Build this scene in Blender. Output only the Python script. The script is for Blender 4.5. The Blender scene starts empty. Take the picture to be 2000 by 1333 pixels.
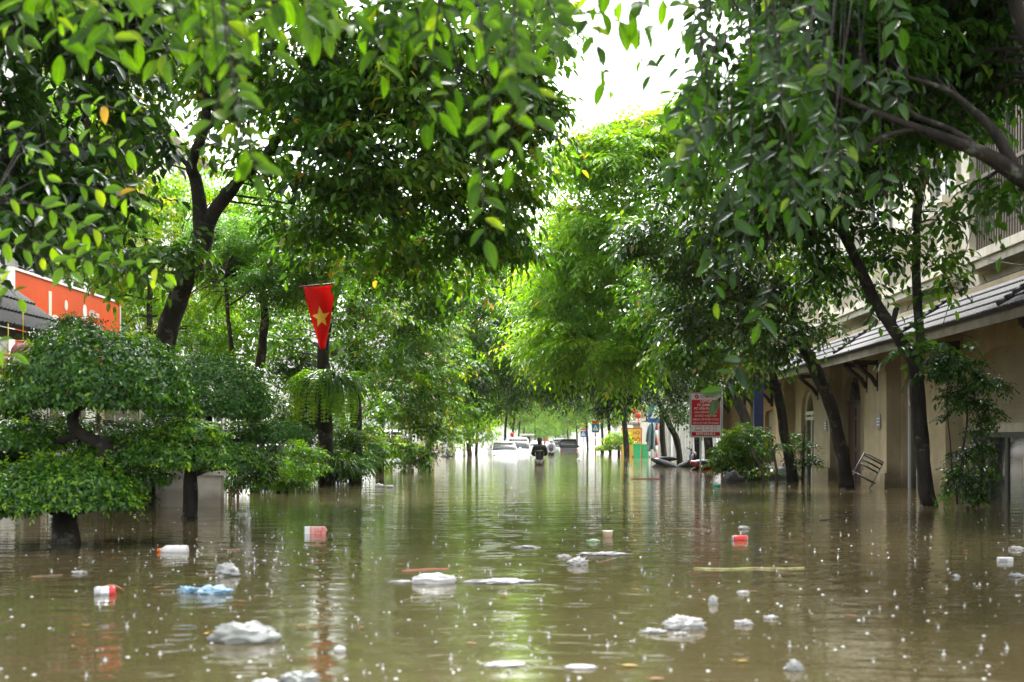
import bpy, math, random
import numpy as np
from mathutils import Vector, Matrix, noise as mnoise

random.seed(7)
RNG = np.random.default_rng(11)
SC = bpy.context.scene
COL = SC.collection

# ------------------------------------------------------------------ camera
CAM_H, FPX, VX, VY = 0.9, 2778.0, 1060.0, 860.0
cam_d = bpy.data.cameras.new("camera")
cam = bpy.data.objects.new("camera", cam_d)
COL.objects.link(cam)
cam.location = (0, 0, CAM_H)
cam.rotation_euler = (math.radians(90), 0, 0)
cam_d.sensor_width = 36.0
cam_d.lens = 50.0
cam_d.shift_x = (1000 - VX) / 2000.0
cam_d.shift_y = (VY - 666.5) / 2000.0
cam_d.clip_start = 0.1
cam_d.clip_end = 2000
cam_d.dof.use_dof = True
cam_d.dof.focus_distance = 26.0
cam_d.dof.aperture_fstop = 3.2
SC.camera = cam

# ------------------------------------------------------------------ world, sun, exposure
w = bpy.data.worlds.new("World")
SC.world = w
w.use_nodes = True
nt = w.node_tree
nt.nodes.clear()
sky = nt.nodes.new('ShaderNodeTexSky')
sky.sky_type = 'NISHITA'
sky.sun_disc = False
sky.sun_elevation = math.radians(58)
sky.sun_rotation = math.radians(20)
sky.air_density = 1.0
sky.dust_density = 4.0
hs = nt.nodes.new('ShaderNodeHueSaturation')       # overcast: the cloud cover takes the blue out
hs.inputs['Saturation'].default_value = 0.16
bg = nt.nodes.new('ShaderNodeBackground')
bg.inputs['Strength'].default_value = 0.15
wo = nt.nodes.new('ShaderNodeOutputWorld')
nt.links.new(sky.outputs[0], hs.inputs['Color'])
nt.links.new(hs.outputs[0], bg.inputs[0])
nt.links.new(bg.outputs[0], wo.inputs[0])
sun_d = bpy.data.lights.new("sun", 'SUN')
sun_d.energy = 1.5
sun_d.angle = math.radians(25)
sun_d.color = (1.0, 0.98, 0.94)
sun = bpy.data.objects.new("sun", sun_d)
COL.objects.link(sun)
sun.rotation_euler = (math.radians(32), 0, math.radians(-160))
SC.view_settings.view_transform = 'Standard'
SC.view_settings.look = 'None'
SC.view_settings.gamma = 1.0
SC.view_settings.exposure = 2.6
SC.render.engine = 'CYCLES'
cy = SC.cycles
cy.max_bounces = 8
cy.diffuse_bounces = 4
cy.glossy_bounces = 3
cy.transmission_bounces = 5
cy.transparent_max_bounces = 6
cy.volume_bounces = 0
cy.use_denoising = True
cy.caustics_reflective = False
cy.caustics_refractive = False
cy.sample_clamp_indirect = 6.0


def P(px, py, Y):
    """a photograph pixel (2000 wide) at distance Y -> world point"""
    return Vector(((px - VX) * Y / FPX, Y, CAM_H + (VY - py) * Y / FPX))


def WY(py):
    """distance at which the water surface shows at pixel row py"""
    return FPX * CAM_H / (py - VY)


# ------------------------------------------------------------------ materials
MATS = {}


def mat(name, color, rough=0.6, spec=0.5, metal=0.0, noise=0.0, nscale=8.0, bump=0.0, bscale=30.0, coat=0.0, trans=0.0, color2=None, stretch=None, transmission=0.0, tide=False, spots=None):
    if name in MATS:
        return MATS[name]
    m = bpy.data.materials.new(name)
    MATS[name] = m
    m.use_nodes = True
    t = m.node_tree
    b = t.nodes['Principled BSDF']
    b.inputs['Base Color'].default_value = (*color, 1)
    b.inputs['Roughness'].default_value = rough
    b.inputs['Specular IOR Level'].default_value = spec
    b.inputs['Metallic'].default_value = metal
    b.inputs['Coat Weight'].default_value = coat
    b.inputs['Transmission Weight'].default_value = transmission
    co = t.nodes.new('ShaderNodeTexCoord')
    mp = t.nodes.new('ShaderNodeMapping')
    t.links.new(co.outputs['Object'], mp.inputs[0])
    if stretch:
        mp.inputs['Scale'].default_value = stretch
    if noise > 0 or color2:
        n = t.nodes.new('ShaderNodeTexNoise')
        n.inputs['Scale'].default_value = nscale
        n.inputs['Detail'].default_value = 6
        n.inputs['Roughness'].default_value = 0.65
        t.links.new(mp.outputs[0], n.inputs['Vector'])
        r = t.nodes.new('ShaderNodeValToRGB')
        r.color_ramp.elements[0].position = 0.35
        r.color_ramp.elements[1].position = 0.68
        c2 = color2 if color2 else tuple(c * (1 - noise) for c in color)
        r.color_ramp.elements[0].color = (*c2, 1)
        r.color_ramp.elements[1].color = (*color, 1)
        t.links.new(n.outputs['Fac'], r.inputs[0])
        t.links.new(r.outputs[0], b.inputs['Base Color'])
    def over(c, fac):
        src = b.inputs['Base Color'].links[0].from_socket if b.inputs['Base Color'].links else None
        mx_ = t.nodes.new('ShaderNodeMix')
        mx_.data_type = 'RGBA'
        if src is not None:
            t.links.new(src, mx_.inputs['A'])
        else:
            mx_.inputs['A'].default_value = (*color, 1)
        mx_.inputs['B'].default_value = (*c, 1)
        t.links.new(fac, mx_.inputs[0])
        t.links.new(mx_.outputs['Result'], b.inputs['Base Color'])
    if spots:
        ns = t.nodes.new('ShaderNodeTexNoise')
        ns.inputs['Scale'].default_value = 4.5
        ns.inputs['Detail'].default_value = 7
        ns.inputs['Roughness'].default_value = .7
        t.links.new(co.outputs['Object'], ns.inputs['Vector'])
        rs = t.nodes.new('ShaderNodeValToRGB')
        rs.color_ramp.elements[0].position = .56
        rs.color_ramp.elements[1].position = .64
        t.links.new(ns.outputs['Fac'], rs.inputs[0])
        over(spots, rs.outputs[0])
    if tide:          # silt left by the flood and damp streaks under it
        ge = t.nodes.new('ShaderNodeNewGeometry')
        sx = t.nodes.new('ShaderNodeSeparateXYZ')
        t.links.new(ge.outputs['Position'], sx.inputs[0])
        ns = t.nodes.new('ShaderNodeTexNoise')
        ns.inputs['Scale'].default_value = 3.0
        ns.inputs['Detail'].default_value = 6
        t.links.new(ge.outputs['Position'], ns.inputs['Vector'])
        a1 = t.nodes.new('ShaderNodeMath')
        a1.operation = 'MULTIPLY_ADD'
        t.links.new(ns.outputs['Fac'], a1.inputs[0])
        a1.inputs[1].default_value = -.7
        t.links.new(sx.outputs['Z'], a1.inputs[2])
        mr = t.nodes.new('ShaderNodeMapRange')
        mr.inputs['From Min'].default_value = -.22
        mr.inputs['From Max'].default_value = .10
        mr.inputs['To Min'].default_value = .75
        mr.inputs['To Max'].default_value = 0
        t.links.new(a1.outputs[0], mr.inputs['Value'])
        over((.13, .10, .06), mr.outputs[0])
        n3 = t.nodes.new('ShaderNodeTexNoise')
        n3.inputs['Scale'].default_value = 1.0
        n3.inputs['Detail'].default_value = 7
        m3 = t.nodes.new('ShaderNodeMapping')
        m3.inputs['Scale'].default_value = (5, 5, .5)
        t.links.new(ge.outputs['Position'], m3.inputs[0])
        t.links.new(m3.outputs[0], n3.inputs['Vector'])
        r3 = t.nodes.new('ShaderNodeMapRange')
        r3.inputs['From Min'].default_value = .52
        r3.inputs['From Max'].default_value = .75
        r3.inputs['To Max'].default_value = .6
        t.links.new(n3.outputs['Fac'], r3.inputs['Value'])
        over(tuple(c * .45 for c in color), r3.outputs[0])
    if bump > 0:
        n2 = t.nodes.new('ShaderNodeTexNoise')
        n2.inputs['Scale'].default_value = bscale
        n2.inputs['Detail'].default_value = 5
        t.links.new(mp.outputs[0], n2.inputs['Vector'])
        bp = t.nodes.new('ShaderNodeBump')
        bp.inputs['Strength'].default_value = bump
        bp.inputs['Distance'].default_value = 0.02
        t.links.new(n2.outputs['Fac'], bp.inputs['Height'])
        t.links.new(bp.outputs[0], b.inputs['Normal'])
    if trans > 0:
        tr = t.nodes.new('ShaderNodeBsdfTranslucent')
        tr.inputs[0].default_value = (*color, 1)
        mx = t.nodes.new('ShaderNodeMixShader')
        mx.inputs[0].default_value = trans
        out = t.nodes['Material Output']
        t.links.new(b.outputs[0], mx.inputs[1])
        t.links.new(tr.outputs[0], mx.inputs[2])
        t.links.new(mx.outputs[0], out.inputs[0])
    return m


def leafmat(name, stops, trans=0.4, rough=0.32, spec=0.5, veins=False):
    """leaf colour runs over a ramp by each leaf's own tint"""
    m = bpy.data.materials.new(name)
    m.use_nodes = True
    t = m.node_tree
    b = t.nodes['Principled BSDF']
    at = t.nodes.new('ShaderNodeAttribute')
    at.attribute_name = 'tint'
    r = t.nodes.new('ShaderNodeValToRGB')
    els = r.color_ramp.elements
    els[0].position, els[0].color = stops[0][0], (*stops[0][1], 1)
    els[1].position, els[1].color = stops[-1][0], (*stops[-1][1], 1)
    for p, c in stops[1:-1]:
        e = els.new(p)
        e.color = (*c, 1)
    t.links.new(at.outputs['Fac'], r.inputs[0])
    base = r.outputs[0]
    if veins:
        va = t.nodes.new('ShaderNodeAttribute')
        va.attribute_name = 'blade'
        sp = t.nodes.new('ShaderNodeSeparateXYZ')
        t.links.new(va.outputs['Vector'], sp.inputs[0])

        def mth(op, a, b_, c_=None):
            q = t.nodes.new('ShaderNodeMath')
            q.operation = op
            for k_, z_ in enumerate((a, b_, c_)):
                if z_ is None:
                    continue
                if isinstance(z_, (int, float)):
                    q.inputs[k_].default_value = z_
                else:
                    t.links.new(z_, q.inputs[k_])
            return q.outputs[0]
        rib = mth('LESS_THAN', sp.outputs['Y'], .035)
        side = mth('GREATER_THAN', mth('SINE', mth('MULTIPLY', mth('SUBTRACT', sp.outputs['X'], mth('MULTIPLY', sp.outputs['Y'], .55)), 52.0), 0.0), .86)
        nz = t.nodes.new('ShaderNodeTexNoise')
        nz.inputs['Scale'].default_value = 38
        tc = t.nodes.new('ShaderNodeTexCoord')
        t.links.new(tc.outputs['Object'], nz.inputs['Vector'])
        f = mth('ADD', mth('ADD', mth('MULTIPLY', rib, .55), mth('MULTIPLY', side, .22)), mth('MULTIPLY_ADD', nz.outputs['Fac'], .7, .6))
        vm = t.nodes.new('ShaderNodeVectorMath')
        vm.operation = 'SCALE'
        t.links.new(base, vm.inputs[0])
        t.links.new(f, vm.inputs['Scale'])
        base = vm.outputs[0]
    t.links.new(base, b.inputs['Base Color'])
    b.inputs['Roughness'].default_value = rough
    b.inputs['Specular IOR Level'].default_value = spec
    tr = t.nodes.new('ShaderNodeBsdfTranslucent')
    g = t.nodes.new('ShaderNodeMix')
    g.data_type = 'RGBA'
    g.blend_type = 'MULTIPLY'
    g.inputs[0].default_value = 1.0
    g.inputs['B'].default_value = (2.3, 2.0, 0.55, 1)     # light through a leaf is yellower than off it
    t.links.new(base, g.inputs['A'])
    t.links.new(g.outputs['Result'], tr.inputs[0])
    mx = t.nodes.new('ShaderNodeMixShader')
    mx.inputs[0].default_value = trans
    t.links.new(b.outputs[0], mx.inputs[1])
    t.links.new(tr.outputs[0], mx.inputs[2])
    t.links.new(mx.outputs[0], t.nodes['Material Output'].inputs[0])
    return m


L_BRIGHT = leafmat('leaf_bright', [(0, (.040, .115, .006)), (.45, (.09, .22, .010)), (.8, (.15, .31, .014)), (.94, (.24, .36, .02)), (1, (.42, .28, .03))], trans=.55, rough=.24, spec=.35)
L_MID = leafmat('leaf_mid', [(0, (.010, .038, .004)), (.5, (.034, .105, .007)), (.85, (.078, .19, .010)), (.95, (.15, .24, .016)), (1, (.30, .17, .03))], trans=.48, rough=.20, spec=.38)
L_DARK = leafmat('leaf_dark', [(0, (.006, .022, .004)), (.5, (.017, .056, .006)), (.88, (.045, .115, .009)), (.97, (.08, .15, .012)), (1, (.22, .13, .03))], trans=.42, rough=.16, spec=.45)
L_FICUS = leafmat('leaf_ficus', [(0, (.012, .052, .008)), (.5, (.032, .115, .010)), (.82, (.08, .21, .014)), (1, (.22, .38, .02))], trans=.38, rough=.18, spec=.4)
L_NEAR = leafmat('leaf_near', [(0, (.014, .046, .003)), (.5, (.036, .100, .004)), (.85, (.070, .165, .006)), (1, (.11, .19, .010))], trans=.60, rough=.3, spec=.25, veins=True)
L_NEARD = leafmat('leaf_near_dark', [(0, (.006, .022, .003)), (.5, (.014, .048, .004)), (.85, (.030, .085, .006)), (1, (.075, .14, .010))], trans=.48, rough=.2, spec=.35, veins=True)
L_FEATHER = leafmat('leaf_feather', [(0, (.022, .085, .010)), (.5, (.050, .155, .014)), (1, (.10, .23, .02))], trans=.50, rough=.28, spec=.3)
BARK = mat('bark', (.036, .030, .023), .8, .2, noise=.7, nscale=7, bump=1.0, bscale=22, color2=(.010, .009, .007), stretch=(1, 1, .35), spots=(.085, .09, .07))
BARK_GREY = mat('bark_grey', (.16, .15, .13), .75, .3, bump=.7, bscale=20, nscale=6, color2=(.05, .045, .04), stretch=(1, 1, .4))
BARK_BROWN = mat('bark_brown', (.11, .07, .045), .75, .3, bump=.7, bscale=20, nscale=6, color2=(.04, .028, .018), stretch=(1, 1, .4))


# ------------------------------------------------------------------ mesh builder
class MB:
    def __init__(s):
        s.v, s.f, s.sm = [], [], []

    def add(s, vs, fs, smooth=False):
        o = len(s.v)
        s.v.extend([tuple(x) for x in vs])
        s.f.extend([tuple(o + i for i in f) for f in fs])
        s.sm.extend([smooth] * len(fs))

    def box(s, x0, x1, y0, y1, z0, z1, M=None):
        vs = [Vector((x, y, z)) for x in (x0, x1) for y in (y0, y1) for z in (z0, z1)]
        if M is not None:
            vs = [M @ q for q in vs]
        s.add(vs, [(0, 1, 3, 2), (4, 6, 7, 5), (0, 4, 5, 1), (2, 3, 7, 6), (0, 2, 6, 4), (1, 5, 7, 3)])
        return s

    def quad(s, a, b, c, d):
        s.add([a, b, c, d], [(0, 1, 2, 3)])

    def bar(s, a, b, r, r2=None, n=6, cap=True):
        return s.tube([a, b], [r, r if r2 is None else r2], n, cap)

    def tube(s, pts, rads, n=8, cap=True, wob=0.0):
        pts = [Vector(p) for p in pts]
        vs = []
        up = Vector((0.13, 0.31, 0.94))
        t0 = (pts[1] - pts[0]).normalized()
        u = t0.cross(up)
        if u.length < .1:
            u = t0.cross(Vector((1, 0, 0)))
        u.normalize()
        for i, p in enumerate(pts):
            t = (pts[min(i + 1, len(pts) - 1)] - pts[max(i - 1, 0)])
            if t.length < 1e-7:
                t = t0
            t.normalize()
            u = (u - t * u.dot(t)).normalized()
            w_ = t.cross(u)
            for k in range(n):
                a = 2 * math.pi * k / n
                d = u * math.cos(a) + w_ * math.sin(a)
                r = rads[i]
                if wob:
                    r *= 1 + wob * mnoise.noise(p * 3.1 + d * 1.3)
                vs.append(p + d * r)
        fs = []
        for i in range(len(pts) - 1):
            for k in range(n):
                a, b = i * n + k, i * n + (k + 1) % n
                fs.append((a, b, b + n, a + n))
        if cap:
            fs.append(tuple(range(n - 1, -1, -1)))
            fs.append(tuple((len(pts) - 1) * n + k for k in range(n)))
        s.add(vs, fs, True)
        return s

    def lathe(s, prof, n=16, M=None, ang=0):
        """prof: (radius, z) pairs"""
        vs = []
        for r, z in prof:
            for k in range(n):
                a = 2 * math.pi * k / n
                q = Vector((r * math.cos(a), r * math.sin(a), z))
                vs.append(M @ q if M is not None else q)
        fs = []
        for i in range(len(prof) - 1):
            for k in range(n):
                a, b = i * n + k, i * n + (k + 1) % n
                fs.append((a, b, b + n, a + n))
        fs.append(tuple(range(n - 1, -1, -1)))
        fs.append(tuple((len(prof) - 1) * n + k for k in range(n)))
        s.add(vs, fs, True)
        return s

    def ball(s, c, r, n=10, m=7, disp=0.0, seed=0, sc=3.0):
        if not hasattr(r, '__len__'):
            r = (r, r, r)
        c = Vector(c)
        vs, fs = [], []
        for j in range(m + 1):
            th = math.pi * j / m
            for k in range(n):
                a = 2 * math.pi * k / n
                d = Vector((math.sin(th) * math.cos(a), math.sin(th) * math.sin(a), math.cos(th)))
                f = 1 + (disp * mnoise.noise(d * sc + Vector((seed, seed * .7, 0))) if disp else 0)
                vs.append(c + Vector((d.x * r[0], d.y * r[1], d.z * r[2])) * f)
        for j in range(m):
            for k in range(n):
                a, b = j * n + k, j * n + (k + 1) % n
                fs.append((a, a + n, b + n, b))
        s.add(vs, fs, True)
        return s

    def prism(s, poly, d0, d1, axis='x', M=None):
        """poly in the plane across the axis, extruded from d0 to d1; convex polygons"""
        def mk(d, q):
            a, b = q
            v = {'x': (d, a, b), 'y': (a, d, b), 'z': (a, b, d)}[axis]
            v = Vector(v)
            return M @ v if M is not None else v
        n = len(poly)
        vs = [mk(d0, q) for q in poly] + [mk(d1, q) for q in poly]
        fs = [tuple(range(n)), tuple(range(2 * n - 1, n - 1, -1))]
        fs += [(i, i + n, (i + 1) % n + n, (i + 1) % n) for i in range(n)]
        s.add(vs, fs)
        return s

    def build(s, name, m, parent=None, bevel=0.0, subs=0):
        me = bpy.data.meshes.new(name)
        me.from_pydata(s.v, [], s.f)
        me.polygons.foreach_set('use_smooth', s.sm)
        me.materials.append(m)
        me.update()
        import bmesh
        b = bmesh.new()
        b.from_mesh(me)
        bmesh.ops.recalc_face_normals(b, faces=b.faces)
        b.to_mesh(me)
        b.free()
        o = bpy.data.objects.new(name, me)
        COL.objects.link(o)
        if parent is not None:
            o.parent = parent
            o.matrix_parent_inverse = parent.matrix_basis.inverted()
        if bevel:
            q = o.modifiers.new('bevel', 'BEVEL')
            q.width = bevel
            q.segments = 2
            q.limit_method = 'ANGLE'
        if subs:
            q = o.modifiers.new('sub', 'SUBSURF')
            q.levels = q.render_levels = subs
        return o


def tag(o, label, cat, group=None, kind=None):
    if label:
        o['label'] = label
    if cat:
        o['category'] = cat
    if group:
        o['group'] = group
    if kind:
        o['kind'] = kind
    return o


def thing(name, loc, label, cat, group=None, rz=0.0):
    o = bpy.data.objects.new(name, None)
    o.empty_display_size = .2
    COL.objects.link(o)
    o.location = loc
    o.rotation_euler = (0, 0, rz)
    o.matrix_basis = Matrix.Translation(loc) @ Matrix.Rotation(rz, 4, 'Z')
    return tag(o, label, cat, group, 'thing')


def local(mb, name, m, root, **k):
    """mesh given in the thing's own coordinates"""
    o = mb.build(name, m, None, **k)
    o.parent = root
    return o


def copy_tree(o, parent=None):
    c = o.copy()
    COL.objects.link(c)
    c.parent = parent
    if parent is not None:
        c.matrix_parent_inverse = o.matrix_parent_inverse.copy()
    for ch in [q for q in bpy.data.objects if q.parent == o]:
        copy_tree(ch, c)
    return c


def struct(mb, name, m, **k):
    o = mb.build(name, m, **k)
    o['kind'] = 'structure'
    return o


def text_mesh(txt, size, name, m, parent, loc, rot, align='CENTER', ext=0.003, bold=0.0, sx=1.0):
    cu = bpy.data.curves.new(name + '_curve', 'FONT')
    cu.body = txt
    cu.size = size
    cu.align_x = align
    cu.align_y = 'CENTER'
    cu.extrude = ext
    cu.offset = bold
    tmp = bpy.data.objects.new(name + '_tmp', cu)
    COL.objects.link(tmp)
    dg = bpy.context.evaluated_depsgraph_get()
    me = bpy.data.meshes.new_from_object(tmp.evaluated_get(dg))
    bpy.data.objects.remove(tmp)
    bpy.data.curves.remove(cu)
    me.materials.clear()
    me.materials.append(m)
    o = bpy.data.objects.new(name, me)
    COL.objects.link(o)
    M = Matrix.Translation(loc) @ rot.to_matrix().to_4x4() @ Matrix.Diagonal((sx, 1, 1, 1))
    me.transform(M)
    o.parent = parent
    return o


# ------------------------------------------------------------------ leaves
def leaf_template(kind):
    if kind == 'far':
        v = [(0, 0, 0), (.42, .5, .10), (1, 0, -.06), (.42, -.5, .10)]
        return np.array(v), [(0, 2, 1), (0, 3, 2)]
    if kind == 'mid':
        v = [(0, 0, 0), (.30, .46, .10), (.68, .38, .04), (1, 0, -.12), (.68, -.38, .04), (.30, -.46, .10), (.5, 0, -.01)]
        return np.array(v), [(0, 6, 2, 1), (6, 3, 2), (0, 5, 4, 6), (6, 4, 3)]
    ss = [0, .1, .25, .42, .6, .76, .9, 1]
    ww = [.03, .22, .42, .5, .47, .36, .18, 0.0]
    v, f = [], []
    for s_, h in zip(ss, ww):
        c = -.16 * s_ * s_
        v += [(s_, 0, c), (s_, h, c + h * .26), (s_, -h, c + h * .26)]
    for i in range(len(ss) - 1):
        a, b = 3 * i, 3 * i + 3
        f += [(a, b, b + 1, a + 1), (a, a + 2, b + 2, b)]
    return np.array(v), f


def norm(a):
    return a / (np.linalg.norm(a, axis=-1, keepdims=True) + 1e-9)


def leaves_mesh(name, pos, d, nrm, ln, wd, tint, kind, m, parent=None, double=False):
    T, F = leaf_template(kind)
    N, M_ = len(pos), len(T)
    d = norm(d)
    nrm = norm(nrm - d * np.sum(nrm * d, -1, keepdims=True))
    side = np.cross(nrm, d)
    V = (pos[:, None, :] + d[:, None, :] * (T[None, :, 0:1] * ln[:, None, None])
         + side[:, None, :] * (T[None, :, 1:2] * wd[:, None, None])
         + nrm[:, None, :] * (T[None, :, 2:3] * ln[:, None, None]))
    me = bpy.data.meshes.new(name)
    me.vertices.add(N * M_)
    me.vertices.foreach_set('co', V.astype(np.float32).ravel())
    lens = np.array([len(f) for f in F])
    flat = np.concatenate([np.array(f) for f in F])
    loops = (flat[None, :] + (np.arange(N) * M_)[:, None]).ravel()
    me.loops.add(len(loops))
    me.loops.foreach_set('vertex_index', loops.astype(np.int32))
    starts1 = np.concatenate([[0], np.cumsum(lens)[:-1]])
    starts = (starts1[None, :] + (np.arange(N) * len(flat))[:, None]).ravel()
    me.polygons.add(N * len(F))
    me.polygons.foreach_set('loop_start', starts.astype(np.int32))
    me.polygons.foreach_set('use_smooth', np.ones(N * len(F), dtype=bool))
    a = me.attributes.new('tint', 'FLOAT', 'POINT')
    a.data.foreach_set('value', np.repeat(tint, M_).astype(np.float32))
    if kind == 'near':
        bl = me.attributes.new('blade', 'FLOAT_VECTOR', 'POINT')
        one = np.stack([T[:, 0], np.abs(T[:, 1]), T[:, 0] * 0], 1)
        bl.data.foreach_set('vector', np.tile(one, (N, 1)).astype(np.float32).ravel())
    me.materials.append(m)
    me.update(calc_edges=True)
    o = bpy.data.objects.new(name, me)
    COL.objects.link(o)
    if parent is not None:
        o.parent = parent
        o.matrix_parent_inverse = parent.matrix_basis.inverted()
    return o


def spray_leaves(rng, C, D, nl, tl, ll, ratio, droop, hang, tint0):
    """twigs at C along D, each with nl leaves in two ranks"""
    T = len(C)
    D = norm(D)
    out = []
    up = np.array([0, 0, 1.0])
    roll = norm(np.cross(D, up + rng.normal(0, .35, (T, 3))))
    for i in range(nl):
        t = (i + .6) / nl
        L = tl[:, None]
        pos = C + D * t * L + np.array([0, 0, -1.0]) * droop * t * t * L
        tan = norm(D + np.array([0, 0, -1.0]) * 2 * droop * t)
        sg = 1 if i % 2 else -1
        last = (i == nl - 1)
        ld = tan * (1.2 if last else .62) + roll * sg * (.1 if last else .85) + rng.normal(0, .16, (T, 3))
        ld[:, 2] -= hang
        nr = np.cross(roll, tan)
        nr *= np.sign(nr[:, 2:3] + 1e-6)
        nr = nr + rng.normal(0, .34, (T, 3))
        nr[:, 2] += .25
        l_ = ll * rng.uniform(.72, 1.12, T) * (1 - .25 * abs(t - .55))
        out.append((pos, ld, nr, l_, l_ * ratio * rng.uniform(.85, 1.15, T), np.clip(tint0 + rng.normal(0, .10, T), 0, .97)))
    return [np.concatenate([q[k] for q in out]) for k in range(6)]


def crown(name, rng, blobs, leaf, m, parent, kind='far', dens=1.0, ratio=.48, hang=.40, droop=.35, tint=.45, clus=.42, nl=6, tw=13, old=.004, spread=.2):
    """blobs: (px, py, rx px, ry px, Y, depth radius m).  Returns cluster centres"""
    Cs = []
    for (px, py, rx, ry, Y, rd) in blobs:
        c = np.array(P(px, py, Y))
        R = np.array([rx * Y / FPX, rd, ry * Y / FPX])
        n = max(3, int(DENS * dens * (4.19 * R[0] * R[1] * R[2]) ** .8 / (clus ** 2.4) * .55))
        u = norm(rng.normal(0, 1, (n, 3)))
        rr = rng.uniform(.15, 1, (n, 1)) ** .45
        q = c + u * rr * R
        q = q[q[:, 2] > .12]
        Cs.append(q)
    Cs = np.concatenate(Cs)
    n = len(Cs)
    cl_t = np.clip(rng.normal(tint, spread, n), 0, .9)
    k = rng.poisson(tw, n).clip(3)
    idx = np.repeat(np.arange(n), k)
    T = len(idx)
    dirs = norm(rng.normal(0, 1, (T, 3)) * np.array([1, 1, .55]))
    tl = leaf * nl * .42 * rng.uniform(.7, 1.3, T)
    rad = clus * rng.uniform(0, 1, (T, 1)) ** .6
    C = Cs[idx] + dirs * rad * np.array([1, 1, .7]) - dirs * (tl * .4)[:, None]
    arr = spray_leaves(rng, C, dirs, nl, tl, leaf, ratio, droop, hang, cl_t[idx] + rng.normal(0, .06, T))
    ok = (arr[0][:, 2] > .02)
    arr = [a[ok] for a in arr]
    o_ = rng.uniform(0, 1, len(arr[0])) < old
    arr[5][o_] = 1.0
    leaves_mesh(name, *arr, kind, m, parent)
    return Cs


def smooth_path(pts, sub=5):
    """catmull-rom through (Vector, radius)"""
    out = []
    n = len(pts)
    for i in range(n - 1):
        p0, p1, p2, p3 = pts[max(i - 1, 0)], pts[i], pts[i + 1], pts[min(i + 2, n - 1)]
        for k in range(sub):
            t = k / sub
            q = .5 * ((2 * p1[0]) + (-p0[0] + p2[0]) * t + (2 * p0[0] - 5 * p1[0] + 4 * p2[0] - p3[0]) * t * t + (-p0[0] + 3 * p1[0] - 3 * p2[0] + p3[0]) * t ** 3)
            out.append((q, p1[1] * (1 - t) + p2[1] * t))
    out.append(pts[-1])
    return out


TR = .62      # limb widths below were measured generously


def limbs(mb, paths, n=9, jit=.012):
    allp = []
    for path in paths:
        pts = [(P(a, b, Y), TR * r * Y / FPX) for (a, b, Y, r) in path]
        sp = smooth_path(pts)
        pp = []
        for i, (q, r) in enumerate(sp):
            if 0 < i < len(sp) - 1:
                q = q + Vector((mnoise.noise(q * 1.7), mnoise.noise(q * 1.7 + Vector((9, 0, 0))), 0)) * jit * 3
            pp.append((q, r))
        mb.tube([q for q, _ in pp], [r for _, r in pp], n, True, .25)
        allp += [q for q, r in pp[len(pp) // 3:]]
    return allp


def twigs_to(mb, anchors, Cs, rng, share=.5, r=.012, maxd=3.5):
    A = np.array([tuple(a) for a in anchors])
    for c in Cs:
        if rng.uniform() > share:
            continue
        dd = np.linalg.norm(A - c, axis=1)
        j = int(np.argmin(dd + (A[:, 2] > c[2] + .8) * .7))
        if dd[j] > maxd or dd[j] < .1:
            continue
        a, b = Vector(A[j]), Vector(c)
        mid = (a + b) / 2 + Vector((rng.normal(0, .06), rng.normal(0, .06), .10 * dd[j])) 
        mb.tube([a, a.lerp(mid, .55) + Vector((0, 0, .02)), mid, b.lerp(mid, .45), b], [r * 1.5, r * 1.2, r, r * .7, r * .3], 5, False)


DENS = 4.5
TREE_N = [0]


def tree(label, trunk_paths, blobs, leaf=.10, m=None, bark=None, kind='far', name='street_tree', group=None, share=.35, base=None, cat='tree', twr=.012, maxd=3.5, **kw):
    TREE_N[0] += 1
    rng = np.random.default_rng(100 + TREE_N[0])
    p0 = trunk_paths[0][0]
    b = P(p0[0], p0[1], p0[2])
    b = Vector((b.x, b.y, -.5)) if base is None else Vector(base)
    root = thing(name, b, label, cat, group)
    mb = MB()
    # the trunk goes on down through the water to the pavement
    an = limbs(mb, trunk_paths)
    q = P(p0[0], p0[1], p0[2])
    r0 = TR * p0[3] * p0[2] / FPX
    mb.tube([(q.x, q.y, -.52), (q.x, q.y, -.1), tuple(q + Vector((0, 0, .03)))], [r0 * 1.5, r0 * 1.2, r0], 9, True)
    if blobs:
        Cs = crown('crown', rng, blobs, leaf, m or L_MID, root, kind, **kw)
        twigs_to(mb, an, Cs, rng, share, twr, maxd)
    mb.build('trunk', bark or BARK, root)
    return root

# ------------------------------------------------------------------ setting: ground, kerbs, water, haze
asph = mat('asphalt', (.05, .05, .05), .9, bump=.3)
pave = mat('pavement', (.22, .20, .18), .9, noise=.3, bump=.2)
g = MB()
g.quad((-400, -60, -.75), (400, -60, -.75), (400, 900, -.75), (-400, 900, -.75))
struct(g, 'ground', asph)
for x0, x1 in ((-12.0, -4.9), (4.9, 12.0)):
    g = MB()
    g.box(x0, x1, -30, 400, -.74, -.60)
    struct(g, 'pavement', pave)

wm = bpy.data.materials.new('flood_water')
wm.use_nodes = True
t = wm.node_tree
b = t.nodes['Principled BSDF']
b.inputs['Roughness'].default_value = .045
b.inputs['IOR'].default_value = 1.36
b.inputs['Specular IOR Level'].default_value = .55
co = t.nodes.new('ShaderNodeTexCoord')


def nn(typ, **k):
    n = t.nodes.new(typ)
    for a, v in k.items():
        if a in n.inputs:
            n.inputs[a].default_value = v
        else:
            setattr(n, a, v)
    return n


def mathn(op, a, b_=None, c=None):
    n = t.nodes.new('ShaderNodeMath')
    n.operation = op
    for i, q in enumerate((a, b_, c)):
        if q is None:
            continue
        if isinstance(q, (int, float)):
            n.inputs[i].default_value = q
        else:
            t.links.new(q, n.inputs[i])
    return n.outputs[0]


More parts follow.
